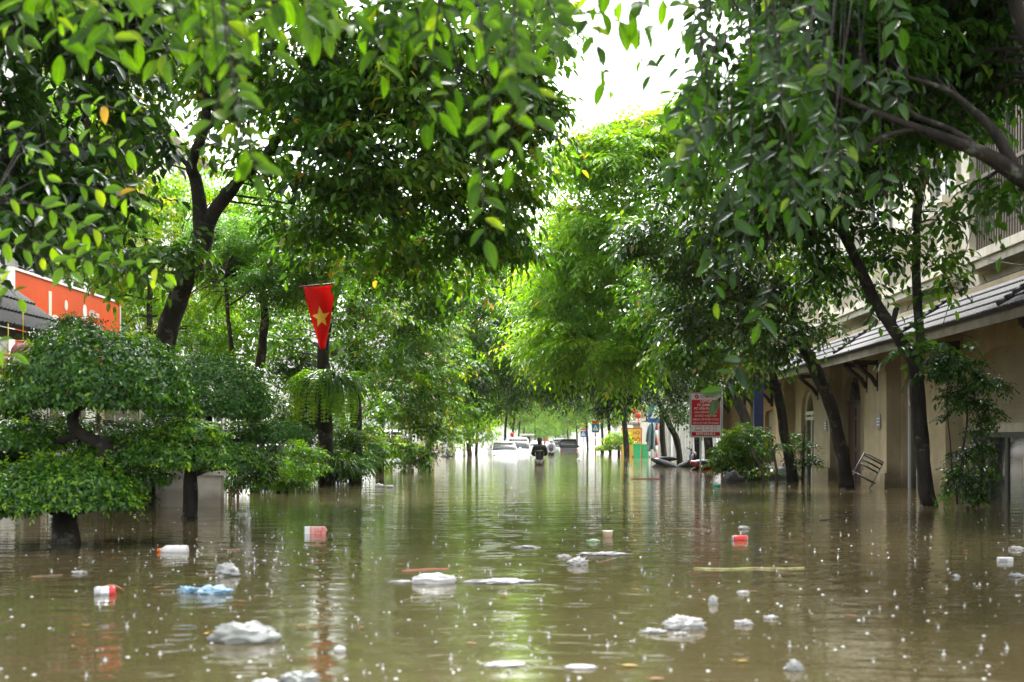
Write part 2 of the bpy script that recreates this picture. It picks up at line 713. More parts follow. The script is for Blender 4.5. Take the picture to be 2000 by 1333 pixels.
# silt colour
n1 = nn('ShaderNodeTexNoise', Scale=.35, Detail=5.0)
t.links.new(co.outputs['Object'], n1.inputs['Vector'])
cr = t.nodes.new('ShaderNodeValToRGB')
cr.color_ramp.elements[0].color = (.062, .049, .022, 1)
cr.color_ramp.elements[1].color = (.088, .070, .034, 1)
cr.color_ramp.elements[0].position = .35
cr.color_ramp.elements[1].position = .7
t.links.new(n1.outputs['Fac'], cr.inputs[0])
t.links.new(cr.outputs[0], b.inputs['Base Color'])
# long slow undulation + fine chop
mp = nn('ShaderNodeMapping')
mp.inputs['Scale'].default_value = (.8, 1.6, 1)
t.links.new(co.outputs['Object'], mp.inputs[0])
w1 = nn('ShaderNodeTexNoise', Scale=1.3, Detail=3.0, Roughness=.5, Distortion=.4)
w2 = nn('ShaderNodeTexNoise', Scale=7.0, Detail=3.0, Roughness=.55, Distortion=.3)
w3 = nn('ShaderNodeTexNoise', Scale=.22, Detail=2.0)
for q in (w1, w2):
    t.links.new(mp.outputs[0], q.inputs['Vector'])
t.links.new(co.outputs['Object'], w3.inputs['Vector'])


def rings(scale, freq, seed):
    """rain rings spreading from scattered points"""
    mp_ = nn('ShaderNodeMapping')
    mp_.inputs['Location'].default_value = (seed, seed * 1.7, 0)
    t.links.new(co.outputs['Object'], mp_.inputs[0])
    v = nn('ShaderNodeTexVoronoi', Scale=scale)
    v.voronoi_dimensions = '2D'
    t.links.new(mp_.outputs[0], v.inputs['Vector'])
    d = mathn('DIVIDE', v.outputs['Distance'], scale)                 # metres
    wn = nn('ShaderNodeSeparateColor')
    t.links.new(v.outputs['Color'], wn.inputs[0])
    rad = mathn('MULTIPLY', wn.outputs[0], .30 / scale * 1.4)
    env = mathn('SUBTRACT', 1.0, mathn('MULTIPLY', mathn('ABSOLUTE', mathn('SUBTRACT', d, rad)), 26.0))
    env = mathn('MAXIMUM', env, 0.0)
    s = mathn('SINE', mathn('MULTIPLY', d, freq))
    return mathn('MULTIPLY', mathn('MULTIPLY', s, env), wn.outputs[1])


h = mathn('MULTIPLY', w1.outputs['Fac'], .036)
h = mathn('ADD', h, mathn('MULTIPLY', mathn('MULTIPLY', w2.outputs['Fac'], .010), w3.outputs['Fac']))
h = mathn('ADD', h, mathn('MULTIPLY', rings(3.2, 170, 0), .0030))
h = mathn('ADD', h, mathn('MULTIPLY', rings(1.9, 120, 5), .0028))
bp = nn('ShaderNodeBump')
bp.inputs['Strength'].default_value = 1.0
bp.inputs['Distance'].default_value = .30
t.links.new(h, bp.inputs['Height'])
t.links.new(bp.outputs[0], b.inputs['Normal'])
g = MB()
g.quad((-300, -30, 0), (300, -30, 0), (300, 700, 0), (-300, 700, 0))
struct(g, 'flood_water', wm)

# ------------------------------------------------------------------ right-hand row of shop-houses
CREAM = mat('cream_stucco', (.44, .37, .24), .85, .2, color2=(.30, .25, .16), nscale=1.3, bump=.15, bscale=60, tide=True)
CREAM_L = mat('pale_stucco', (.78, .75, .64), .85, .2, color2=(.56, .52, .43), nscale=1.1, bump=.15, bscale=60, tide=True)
OCHRE = mat('ochre_stucco', (.36, .25, .12), .85, .2, color2=(.26, .18, .09), nscale=1.3, tide=True)
STONE = mat('sill_stone', (.55, .52, .44), .8, .2, color2=(.40, .37, .31), nscale=3)
TILE = mat('grey_roof_tile', (.026, .026, .028), .55, .2, color2=(.010, .010, .011), nscale=9, bump=.2)
TIMBER = mat('dark_timber', (.030, .022, .018), .6, .4, color2=(.014, .010, .008), nscale=6)
DOORRED = mat('red_brown_door', (.10, .028, .016), .45, .5, color2=(.05, .014, .010), nscale=6, stretch=(1, 4, .3))
WHITEF = mat('white_frame', (.68, .68, .66), .5, .4)
GLASS = mat('dark_glass', (.02, .026, .024), .05, .8)
SHUT = mat('shutter_slats', (.34, .30, .22), .6, .4, noise=.25, nscale=2)
METAL = mat('grey_metal', (.35, .36, .37), .4, .5, metal=.6)
DARKM = mat('dark_metal', (.05, .05, .05), .45, .5)
RAIL = mat('railing_paint', (.44, .40, .33), .6, .3)
RAILD = mat('dark_bar_paint', (.13, .11, .09), .6, .3)
WHITEP = mat('white_paint', (.80, .80, .78), .5, .4)
BLACK = mat('black_plastic', (.015, .015, .016), .35, .5)


def arch_pts(ya, yb, zs, rise, n=12):
    c, r = (ya + yb) / 2, (yb - ya) / 2
    return [(c - r * math.cos(math.pi * i / n), zs + rise * math.sin(math.pi * i / n)) for i in range(n + 1)]


def facade(mb, X, th, y0, y1, z0, z1, ops):
    """a wall on the plane x = X, going back to X+th, with arched or square openings (ya, yb, zbottom, spring, rise)"""
    ys = y0
    for (ya, yb, zb, zs, rise) in sorted(ops):
        if ya > ys:
            mb.box(min(X, X + th), max(X, X + th), ys, ya, z0, z1)
        if zb > z0:
            mb.box(min(X, X + th), max(X, X + th), ya, yb, z0, zb)
        pts = arch_pts(ya, yb, zs, rise) if rise > 0 else [(ya, zs), (yb, zs)]
        for (a, za), (c, zc) in zip(pts[:-1], pts[1:]):
            for xx in (X, X + th):
                mb.quad((xx, a, za), (xx, c, zc), (xx, c, z1), (xx, a, z1))
            mb.quad((X, a, za), (X + th, a, za), (X + th, c, zc), (X, c, zc))
        ys = yb
    if ys < y1:
        mb.box(min(X, X + th), max(X, X + th), ys, y1, z0, z1)


def tiled_roof(ya, yb, xe, ze, xt, zt, rows=5, per=.10):
    """corrugated clay tiles in stepped rows from the eave (xe, ze) up to (xt, zt)"""
    mb = MB()
    dx, dz = (xt - xe) / rows, (zt - ze) / rows
    nx = int((yb - ya) / per * 6)
    L = math.hypot(dx, dz)
    nxn, nzn = -dz / L * (1 if dx > 0 else -1), abs(dx) / L
    for r in range(rows):
        vs = []
        for e, lift in ((0, .035), (1, .006), (2, .035)):
            for i in range(nx + 1):
                y = ya + (yb - ya) * i / nx
                wv = .036 * abs(math.sin(math.pi * (y - ya) / per))
                f = r + (1.06 if e == 1 else 0)
                hgt = (wv + lift) if e != 2 else -.005
                vs.append((xe + dx * f + nxn * hgt, y, ze + dz * f + nzn * hgt))
        n = nx + 1
        fs = [(i, i + 1, i + 1 + n, i + n) for i in range(nx)] + [(i, i + 2 * n, i + 2 * n + 1, i + 1) for i in range(nx)]
        mb.add(vs, fs)
    return mb


def shophouse(idx, ya, yb, label, X=6.5, ground=None):
    root = thing('shophouse', (X, (ya + yb) / 2, -.6), label, 'house', 'shop-houses with tiled awnings on the right')
    XW = X + .28       # recessed wall
    XU = 7.1           # upper storeys
    g = ground or {}
    ops = g.get('ops', [])
    m = MB()
    facade(m, XW, .22, ya, yb, -.6, 3.3, [(a, c, zb, zs, ri) for (a, c, zb, zs, ri, k) in ops])
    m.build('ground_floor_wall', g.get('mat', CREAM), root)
    # piers
    for (pa, pb) in g.get('piers', [(ya, ya + .45), (yb - .45, yb)]):
        m = MB()
        m.box(X, XW - .003, pa, pb, -.6, 2.75)
        m.box(X - .05, X + .003, pa - .05, pb + .05, -.6, .28)
        m.box(X - .04, X + .003, pa - .04, pb + .04, 2.2, 2.3)
        m.build('pier', g.get('mat', CREAM), root)
    # doors and windows
    for (a, c, zb, zs, ri, k) in ops:
        xx = XW + .12
        if k == 'shutter':
            m = MB()
            z = 1.15
            while z < zs + ri + .1:
                m.box(xx, xx + .02, a - .02, c + .02, z, z + .045)
                m.box(xx + .015, xx + .03, a - .02, c + .02, z + .045, z + .075)
                z += .075
            m.build('shutter', SHUT, root)
            m = MB()
            m.box(xx - .03, xx + .05, a, c, 1.02, 1.15)
            m.build('lintel', STONE, root)
            d = MB()
            n_ = 4
            for i in range(n_):
                y0_, y1_ = a + (c - a) * i / n_, a + (c - a) * (i + 1) / n_
                for (u, v, s0, s1) in ((y0_, y0_ + .06, -.6, 1.02), (y1_ - .06, y1_, -.6, 1.02), (y0_ + .06, y1_ - .06, .94, 1.02), (y0_ + .06, y1_ - .06, -.6, -.3)):
                    d.box(xx - .02, xx + .03, u + .002, v - .002, s0, s1)
            dr = d.build('glass_door', DARKM, root)
            gl = MB()
            gl.box(xx, xx + .01, a, c, -.3, .94)
            gl.build('pane', GLASS, dr)
            for i in (1, 3):
                hd = MB()
                y_ = a + (c - a) * i / n_
                hd.bar((xx - .07, y_ - .09, .25), (xx - .07, y_ - .09, .65), .014)
                hd.bar((xx - .07, y_ - .09, .29), (xx, y_ - .09, .29), .01)
                hd.bar((xx - .07, y_ - .09, .61), (xx, y_ - .09, .61), .01)
                hd.build('handle', METAL, dr)
        elif k == 'wood':
            d = MB()
            d.box(xx, xx + .05, a, c, -.6, zs - .05)
            dr = None
            for s_ in (0, 1):
                y0_ = a + (c - a) / 2 * s_
                y1_ = y0_ + (c - a) / 2
                for za, zb_ in ((.0, .65), (.75, 1.35), (1.42, zs - .15)):
                    d.box(xx - .02, xx + .003, y0_ + .08, y1_ - .08, za, zb_)
            dr = d.build('wooden_door', DOORRED, root)
            m = MB()
            m.box(xx - .03, xx + .06, a, c, zs - .05, zs + .03)
            m.bar((xx, (a + c) / 2, zs), (xx, (a + c) / 2, zs + ri), .02)
            for an in (45, 135):
                m.bar((xx, (a + c) / 2, zs), (xx, (a + c) / 2 + (c - a) / 2 * math.cos(math.radians(an)), zs + ri * math.sin(math.radians(an))), .02)
            m.build('fanlight_bars', TIMBER, root)
            m = MB()
            m.box(xx + .03, xx + .04, a, c, zs, zs + ri)
            m.build('fanlight_glass', GLASS, root)
        else:
            fr = WHITEF
            m = MB()
            for (u, v, s0, s1) in ((a, a + .09, zb, zs), (c - .09, c, zb, zs), (a + .09, c - .09, zs - .08, zs), (a + .09, c - .09, 1.55, 1.64), (a + .09, c - .09, -.25, -.12), ((a + c) / 2 - .04, (a + c) / 2 + .04, -.12, 1.55)):
                m.box(xx - .02, xx + .05, u, v, s0, s1)
            if ri > 0:
                pts = arch_pts(a + .04, c - .04, zs, ri - .04)
                m.tube([(xx, p, z) for p, z in pts], [.04] * len(pts), 6)
            wn_ = m.build('window', fr, root)
            gl = MB()
            gl.box(xx + .01, xx + .02, a, c, zb, zs + ri)
            gl.build('pane', GLASS, wn_)
    # awning: fascia, tiles, ribs, brackets
    xe, ze, xt, zt = 5.95, 2.58, XU, 3.38
    m = tiled_roof(ya, yb, xe, ze, xt, zt, rows=5, per=.105)
    ar = m.build('awning_roof', TILE, root)
    m = MB()
    m.box(xe + .02, xe + .07, ya + .002, yb - .002, ze - .14, ze + .0)
    m.quad((xe + .07, ya, ze - .03), (xe + .07, yb, ze - .03), (xt, yb, ze + .1), (xt, ya, ze + .1))
    m.build('awning_fascia', mat('fascia_cement', (.26, .24, .19), .85, .2, color2=(.15, .135, .10), nscale=3), root)
    m = MB()
    n = 11
    for i in range(n):
        f0, f1 = i / n, (i + 1.15) / n
        m.bar((xe + (xt - xe) * f0, ya + .08, ze + (zt - ze) * f0 + .085), (xe + (xt - xe) * f1, ya + .08, ze + (zt - ze) * f1 + .065), .06, .05, 8)
    m.build('roof_rib', TILE, root)
    for yy in g.get('brackets', [ya + .9, yb - .5]):
        m = MB()
        m.box(X - .02, X + .06, yy - .04, yy + .04, 1.85, 2.46)
        m.box(xe + .08, X - .02, yy - .04, yy + .04, 2.36, 2.45)
        m.tube([(X - .01, yy, 1.95), (X - .12, yy, 2.12), (X - .28, yy, 2.25), (xe + .13, yy, 2.38)], [.045] * 4, 6)
        m.build('bracket', TIMBER, root)
    # upper storeys
    L = yb - ya
    wins = [(ya + L * .14, ya + L * .30, 4.55, 6.3, 0), (ya + L * .70, ya + L * .86, 4.55, 6.3, 0), (ya + L * .36, ya + L * .62, 4.1, 6.6, 0)]
    ops2 = []
    m = MB()
    facade(m, XU + .25, .22, ya, yb, 3.3, 7.0, wins)
    facade(m, XU + .25, .22, ya, yb, 7.0, 11.0, [(a, c, z0 + 3.5, z1 + 3.3, 0) for a, c, z0, z1, _ in wins])
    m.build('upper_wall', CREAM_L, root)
    for sa, sb in ((ya, ya + .2), (yb - .2, yb)):
        m = MB()
        m.box(XU + .472, XU + 8, sa, sb, -.6, 11)
        m.build('side_wall', CREAM_L, root)
    m = MB()
    m.box(XU + .0, XU + 8, ya, yb, 11.003, 11.25)
    m.build('roof', STONE, root)
    for (a, c, z0, z1, _) in wins + [(a, c, z0 + 3.5, z1 + 3.3, 0) for a, c, z0, z1, _ in wins]:
        m = MB()
        xx = XU + .33
        for (u, v, s0, s1) in ((a, a + .06, z0, z1), (c - .06, c, z0, z1), (a + .06, c - .06, z1 - .06, z1), (a + .06, c - .06, z0, z0 + .06), ((a + c) / 2 - .03, (a + c) / 2 + .03, z0 + .06, z1 - .06)):
            m.box(xx, xx + .05, u, v, s0, s1)
        wn_ = m.build('window', WHITEF, root)
        gl = MB()
        gl.box(xx + .02, xx + .03, a, c, z0, z1)
        gl.build('pane', GLASS, wn_)
    # ledge mouldings and balcony
    for xo, s0, s1 in ((0, 3.38, 3.72), (.08, 6.9, 7.1)):
        m = MB()
        m.box(XU + xo, XU + .247, ya, yb, s0, s1)
        m.build('ledge', STONE, root)
    bx0 = XU - .25
    ba, bb = ya + .5, yb - .5
    m = MB()
    m.box(bx0, XU + .247, ba, bb, 3.60, 3.85)
    m.box(bx0 - .05, bx0 + .003, ba - .05, bb + .05, 3.73, 3.87)
    m.build('balcony_slab', CREAM_L, root)
    cage = g.get('cage', False)
    for yy in (ba, bb - .42):
        m = MB()
        m.box(bx0 - .02, bx0 + .36, yy, yy + .42, 3.87, 4.95 if not cage else 6.6)
        m.box(bx0 - .07, bx0 + .41, yy - .05, yy + .47, 4.95, 5.07)
        m.build('balcony_post', CREAM_L, root)
    m = MB()
    y = ba + .50
    top = 4.85 if not cage else 7.0
    while y < bb - .46:
        m.box(bx0 + .05, bx0 + .075, y, y + .03, 3.87, top)
        y += .12
    if cage:
        z = 4.15
        while z < top:
            m.box(bx0 + .078, bx0 + .09, ba + .45, bb - .42, z, z + .02)
            z += .27
        m.box(bx0 + .03, bx0 + .10, ba + .45, bb - .42, 5.0, 5.06)
    else:
        m.box(bx0 + .03, bx0 + .10, ba + .42, bb - .42, 4.852, 4.92)
    m.build('railing', RAILD if cage else RAIL, root)
    return root


RIGHT = [
    ('nearest shop-house, with barred balcony, slatted arch shutter and dark glass doors', 13.0, 18.5, dict(ops=[(14, 17.5, -.6, 1.8, .6, 'shutter')], cage=True)),
    ('cream shop-house with slatted shutter over dark glass doors behind the climbing shrub', 18.5, 23.7, dict(ops=[(19.4, 22.8, -.6, 1.55, .75, 'shutter')], piers=[(18.5, 18.9), (22.95, 23.7)], cage=True, brackets=[22.4, 23.4])),
    ('cream shop-house with tall white-framed arched window behind the forked tree', 23.7, 29.0, dict(ops=[(25.5, 26.8, -.6, 1.75, .45, 'win')], piers=[(23.7, 24.5), (26.9, 28.75)], brackets=[27.6, 28.5])),
    ('cream shop-house with arched red-brown wooden door under two timber brackets', 29.0, 34.3, dict(ops=[(30.35, 32.1, -.6, 1.75, .62, 'wood')], piers=[(32.2, 34.0)], brackets=[33.6])),
    ('cream shop-house with arched white door beside the thin potted shrub', 34.3, 39.6, dict(ops=[(35.6, 37.3, -.6, 1.5, .7, 'win')], piers=[(38.3, 39.6)], brackets=[38.8])),
    ('ochre shop-house standing behind the blue post and leafy bush', 39.6, 45.0, dict(ops=[(41, 43.4, -.6, 1.7, .1, 'shutter')], mat=OCHRE, brackets=[40.5, 44])),
    ('farthest ochre shop-house, mostly hidden behind the red advert board and trees', 45.0, 52.0, dict(ops=[(46, 49, -.6, 1.7, .1, 'shutter')], mat=OCHRE, brackets=[46, 50])),
]
for i, (lb, ya, yb, gd) in enumerate(RIGHT):
    shophouse(i, ya, yb, lb, ground=gd)

# plaques, hanging bits on the facade
PLQ = mat('grey_plaque', (.22, .24, .28), .5)


def townhouse(ya, yb, X, sgn, hgt, wallm, label, floors=3, balc=True, sign=None, roofm=None, grp='town houses behind the street trees'):
    """a plain narrow town house whose front stands on x = X and faces the street"""
    root = thing('town_house', (X, (ya + yb) / 2, -.6), label, 'house', grp)
    d = 7.0 * sgn
    L = yb - ya
    fh = hgt / floors
    m = MB()
    allw = []
    for f in range(floors):
        z0, z1 = -.6 + f * fh if f else -.6, -.6 + (f + 1) * fh
        if f == 0:
            ops = [(ya + L * .12, ya + L * .88, -.6, z0 + 2.5, 0)]
        else:
            ops = [(ya + L * .15, ya + L * .42, z0 + .8, z1 - .5, 0), (ya + L * .56, ya + L * .85, z0 + .3, z1 - .5, 0)]
        facade(m, X, .2 * sgn, ya, yb, z0, z1, ops)
        allw += [(f, o) for o in ops]
    m.build('front_wall', wallm, root)
    xa, xb = sorted((X + .203 * sgn, X + d))
    for sa, sb in ((ya, ya + .2), (yb - .2, yb)):
        m = MB()
        m.box(xa, xb, sa, sb, -.6, -.6 + hgt)
        m.build('side_wall', wallm, root)
    m = MB()
    xa, xb = sorted((X - .3 * sgn, X + d))
    m.box(xa, xb, ya - .05, yb + .05, -.597 + hgt, -.4 + hgt)
    m.build('roof', roofm or STONE, root)
    for f, (a, c, z0, z1, _) in allw:
        m = MB()
        xa = X + .1 * sgn
        xs = sorted((xa, xa + .05 * sgn))
        if f == 0:
            for k in range(4):
                yy = a + (c - a) * k / 4
                m.box(xs[0], xs[1], yy + .01, yy + .08, z0, z1)
            m.box(xs[0], xs[1], a, c, z1 - .1, z1)
            w_ = m.build('door', WHITEF, root)
        else:
            for (u, v, s0, s1) in ((a, a + .06, z0, z1), (c - .06, c, z0, z1), (a + .06, c - .06, z1 - .06, z1), (a + .06, c - .06, z0, z0 + .06), ((a + c) / 2 - .03, (a + c) / 2 + .03, z0 + .06, z1 - .06)):
                m.box(xs[0], xs[1], u, v, s0, s1)
            w_ = m.build('window', WHITEF, root)
        gl = MB()
        xs = sorted((xa + .02 * sgn, xa + .03 * sgn))
        gl.box(xs[0], xs[1], a, c, z0, z1)
        gl.build('pane', GLASS, w_)
    if balc:
        for f in range(1, floors):
            z0 = -.6 + f * fh
            m = MB()
            xs = sorted((X - .9 * sgn, X - .003 * sgn))
            m.box(xs[0], xs[1], ya + .3, yb - .3, z0 - .05, z0 + .12)
            m.build('balcony', STONE, root)
            m = MB()
            y = ya + .35
            xx = X - .85 * sgn
            while y < yb - .35:
                m.box(xx, xx + .03, y, y + .03, z0 + .12, z0 + 1.0)
                y += .16
            m.box(xx - .02, xx + .05, ya + .3, yb - .3, z0 + 1.0, z0 + 1.06)
            m.build('railing', RAIL, root)
    return root


WHW = mat('white_wall', (.78, .77, .73), .85, .2, color2=(.64, .63, .58), nscale=.8, tide=True)
YEL = mat('yellow_wall', (.62, .50, .28), .85, .2, color2=(.50, .40, .22), nscale=.8, tide=True)
PINKW = mat('rose_wall', (.58, .40, .34), .85, .2, color2=(.48, .32, .26), nscale=.8)
GREYW = mat('grey_wall', (.42, .42, .41), .85, .2, color2=(.32, .32, .31), nscale=.8)
LX = -11.8
for ya, yb, X, h_, wmt, lb in [
    (22.5, 31, LX - 2.5, 9.5, WHW, 'white town house behind the orange billboard, its upper wall showing through the leaves'),
    (31, 37.5, LX, 10.5, WHW, 'white town house behind the big forked tree on the left'),
    (37.5, 44, LX, 9.0, YEL, 'yellow town house with balcony planters behind the red flag'),
    (44, 51, LX, 11.0, WHW, 'white town house behind the white van on the left'),
    (52, 60, LX - 1.5, 9.0, GREYW, 'grey town house behind the thin lamp pole on the left'),
    (74, 82, -8.0, 8.0, WHW, 'white town house behind the scooter and gate post'),
    (96, 106, -8.0, 9.0, YEL, 'far yellow town house beyond the parked white cars'),
    (118, 130, -8.0, 9.0, WHW, 'farthest white town house on the left side of the street'),
]:
    townhouse(ya, yb, X, -1, h_, wmt, lb)
for ya, yb, X, h_, wmt, lb in [
    (80, 87, 8.6, 9.0, WHW, 'white town house behind the yellow notice board'),
    (88, 96, 8.6, 10.0, PINKW, 'rose town house beyond the yellow notice board'),
    (104, 114, 8.6, 9.0, YEL, 'far yellow town house behind the crossing signs'),
    (125, 136, 8.6, 9.0, WHW, 'farthest white town house on the right side of the street'),
]:
    townhouse(ya, yb, X, 1, h_, wmt, lb)

# ------------------------------------------------------------------ street trees
GL, GR = 'street trees along the left pavement', 'street trees along the right pavement'
tree('dark tree at the left edge whose glossy leaves hang in front of the orange billboard',
     [[(-260, 1090, 11, 50), (-240, 700, 11, 45), (-200, 400, 11, 40), (-120, 200, 11, 28), (20, 60, 11.5, 18)],
      [(-200, 400, 11, 30), (-60, 330, 11, 20), (90, 300, 11, 12), (200, 290, 11.5, 6)]],
     [(50, 90, 190, 190, 11, 1.0), (230, 60, 160, 120, 12.5, 1), (70, 330, 150, 110, 11, .8), (200, 400, 100, 70, 12, .6), (40, 450, 90, 60, 10.5, .5), (60, -250, 350, 200, 12, 2), (-100, -800, 600, 350, 10, 3), (20, 250, 110, 90, 12, .8), (290, 250, 60, 60, 13, .5)],
     0.15, L_DARK, kind='mid', group=GL, clus=.30, dens=0.42, tint=.42, tw=10)
tree('big forked tree on the left, its black trunk splitting below a dark crown',
     [[(296, 985, 21.5, 46), (312, 720, 21.5, 38), (345, 590, 21.2, 33), (385, 500, 21, 31), (406, 432, 20.8, 27)],
      [(396, 470, 20.9, 26), (382, 360, 20.7, 20), (372, 320, 20.5, 17), (396, 255, 20.2, 16), (402, 180, 20, 13), (392, 60, 20, 9)],
      [(396, 470, 20.9, 26), (412, 425, 20.8, 25), (455, 368, 20.5, 19), (520, 300, 20, 15), (590, 215, 19.5, 11), (690, 150, 19, 7)],
      [(396, 255, 20.2, 12), (450, 210, 20, 11), (492, 150, 19.6, 9), (520, 30, 19, 7)],
      [(520, 300, 20, 11), (560, 290, 20, 9), (640, 300, 19.5, 6)],
      [(375, 335, 20.5, 8), (345, 300, 20.4, 7), (338, 292, 20.4, 6)]],
     [(300, 70, 230, 100, 21, 1.8), (560, 90, 210, 140, 20, 1.8), (740, 260, 190, 170, 19.5, 1.6), (880, 130, 190, 150, 19.5, 1.8),
      (930, 330, 120, 100, 20.5, 1.1), (700, 420, 170, 90, 20.5, 1.3), (330, 500, 80, 50, 20, .6), (860, 480, 100, 60, 21, 1.0), (230, 250, 90, 110, 22, 1),
      (560, -250, 420, 180, 20, 3), (450, -650, 520, 260, 19, 4), (1000, 30, 110, 90, 20, 1.4), (985, 200, 80, 90, 20, 1.3), (1040, 250, 50, 60, 20, .9), (520, 330, 70, 50, 20.5, .7), (450, 260, 50, 50, 21, .6), (640, 490, 60, 40, 21, .6), (780, 510, 60, 40, 21, .6), (900, 540, 50, 35, 22, .6), (1000, 420, 80, 90, 21, 1.2), (1040, 330, 50, 60, 21, .8), (960, 480, 50, 50, 21, .8), (200, 330, 70, 60, 22, .8), (260, 520, 60, 60, 21, .6)],
     0.175, L_MID, kind='mid', group=GL, clus=.38, dens=.37, tint=.6)
tree('feathery light green tree left of the red flag',
     [[(497, 960, 27, 16), (505, 760, 27, 15), (516, 640, 26.8, 13), (512, 560, 26.5, 11), (530, 480, 26, 7)], [(512, 560, 26.5, 8), (570, 500, 26, 6), (620, 480, 25.5, 4)], [(512, 570, 26.5, 8), (450, 500, 26, 5)]],
     [(520, 455, 110, 38, 26, 1.3), (600, 495, 85, 35, 25.5, 1.0), (450, 500, 70, 35, 26.5, 1.0), (560, 550, 100, 30, 25.5, 1.0), (655, 545, 35, 12, 25, .5), (430, 450, 60, 40, 27, 1)],
     0.085, L_FEATHER, kind='far', group=GL, clus=.26, dens=0.8, ratio=.36, hang=.15, droop=.5, nl=12, tw=13, tint=.5)
tree('slim tree with thin bare stem between the big forked tree and the feathery tree',
     [[(455, 960, 25.5, 7), (452, 710, 25.5, 7), (443, 600, 25.5, 6), (438, 540, 25.5, 5), (455, 500, 25.5, 3)], [(443, 600, 25.5, 4), (500, 560, 25, 3)]],
     [(430, 540, 60, 35, 26.5, .8), (400, 570, 70, 50, 27, .8)], .08, L_BRIGHT, group=GL, clus=.3, dens=.7)
tree('bright green tree in the garden behind the orange billboard',
     [[(285, 930, 33, 12), (288, 720, 33, 11), (292, 560, 33, 9), (280, 420, 33, 7)], [(292, 560, 33, 7), (350, 480, 33, 5)]],
     [(290, 440, 130, 60, 33, 1.5), (270, 570, 110, 90, 34, 1.5), (180, 500, 90, 60, 34, 1.5), (400, 640, 90, 90, 33, 1.2), (130, 250, 120, 100, 33, 1.5), (350, 380, 60, 40, 33, 1), (60, 420, 110, 130, 34, 1.6), (150, 380, 90, 90, 33, 1.4), (480, 650, 80, 80, 33, 1.2), (560, 560, 70, 70, 34, 1.2), (40, 200, 120, 120, 34, 1.6), (480, 380, 80, 60, 34, 1.4), (340, 700, 80, 70, 32, 1)],
     0.13, L_BRIGHT, group=GL, clus=.38, dens=0.55, tint=.5)
tree('tree carrying the flag, its trunk wrapped in ferns',
     [[(640, 950, 29, 24), (634, 800, 29, 22), (632, 680, 29, 19), (648, 590, 29, 17), (668, 500, 28.6, 14), (660, 400, 28, 9)], [(648, 590, 29, 10), (600, 540, 28, 6)]],
     [(700, 610, 70, 40, 27.5, .8), (560, 650, 30, 40, 29.5, .6), (720, 500, 90, 50, 28.5, 1.2), (620, 410, 110, 50, 28, 1.2), (560, 690, 60, 60, 31, 1), (560, 600, 40, 60, 32, 1), (690, 690, 40, 50, 30, .8)],
     0.15, L_MID, kind='far', group=GL, clus=.38, dens=0.5, tint=.6)
tree('straight dark tree just right of the flag tree',
     [[(693, 945, 31, 20), (694, 800, 31, 18), (689, 660, 31, 17), (690, 540, 31, 14), (705, 430, 31, 10)], [(690, 550, 31, 9), (760, 520, 31, 6), (830, 515, 31, 4)], [(690, 590, 31, 7), (740, 560, 31, 5), (800, 560, 31, 4)]],
     [(780, 500, 120, 60, 32, 1.8), (850, 570, 90, 60, 34, 1.5), (760, 610, 80, 50, 33, 1.2), (720, 440, 90, 60, 32, 1.5), (860, 470, 90, 60, 34, 1.5), (730, 680, 50, 40, 32, 1)], 0.15, L_MID, group=GL, clus=.42, dens=0.5, tint=.5)
tree('tree with curling dark limbs and a yellow-green jackfruit on its trunk',
     [[(742, 918, 41, 13), (742, 850, 41, 13), (746, 780, 41, 11), (762, 700, 41, 9), (780, 660, 41, 8), (765, 600, 41, 6), (760, 540, 41, 5)], [(780, 660, 41, 6), (785, 620, 41, 4), (820, 560, 41, 3)]],
     [(800, 620, 100, 60, 41, 2), (770, 750, 110, 70, 40, 1.6), (700, 800, 70, 60, 37, 1), (840, 800, 60, 70, 42, 1.3), (760, 880, 40, 30, 42, .8), (810, 880, 40, 32, 42, .8), (730, 560, 60, 50, 42, 1.5), (860, 700, 70, 60, 42, 1.8)],
     0.17, L_MID, group=GL, clus=.48, dens=0.6, tint=.62)
tree('leaning dark tree at the left water edge beyond the thin pole',
     [[(822, 908, 52, 11), (842, 860, 52, 11), (878, 765, 52, 10), (900, 700, 52, 9), (925, 620, 52, 7), (960, 560, 52, 5)], [(900, 700, 52, 7), (870, 640, 52, 4)]],
     [(890, 610, 100, 80, 50, 2.5), (960, 700, 90, 70, 52, 2.5), (1010, 740, 80, 40, 56, 2.5), (880, 740, 70, 60, 50, 2), (940, 540, 80, 60, 52, 2), (870, 820, 50, 40, 54, 1), (1020, 620, 70, 70, 54, 2.5), (1010, 530, 50, 60, 54, 2), (950, 470, 60, 50, 54, 2), (960, 780, 60, 25, 54, 1.5)],
     0.2, L_MID, group=GL, clus=.6, dens=0.75, tint=.55)
tree('tree with rope-wrapped trunk and drooping yellow-green leaves',
     [[(917, 892, 78, 8), (915, 850, 78, 8), (912, 815, 78, 7), (905, 740, 78, 5)]],
     [(925, 800, 55, 40, 77, 2), (940, 840, 30, 30, 76, 1.2), (895, 790, 40, 40, 78, 2), (900, 850, 18, 25, 78, 1)], .15, L_BRIGHT, bark=BARK_BROWN, group=GL, clus=.55, dens=.8, hang=1.2, tint=.7)
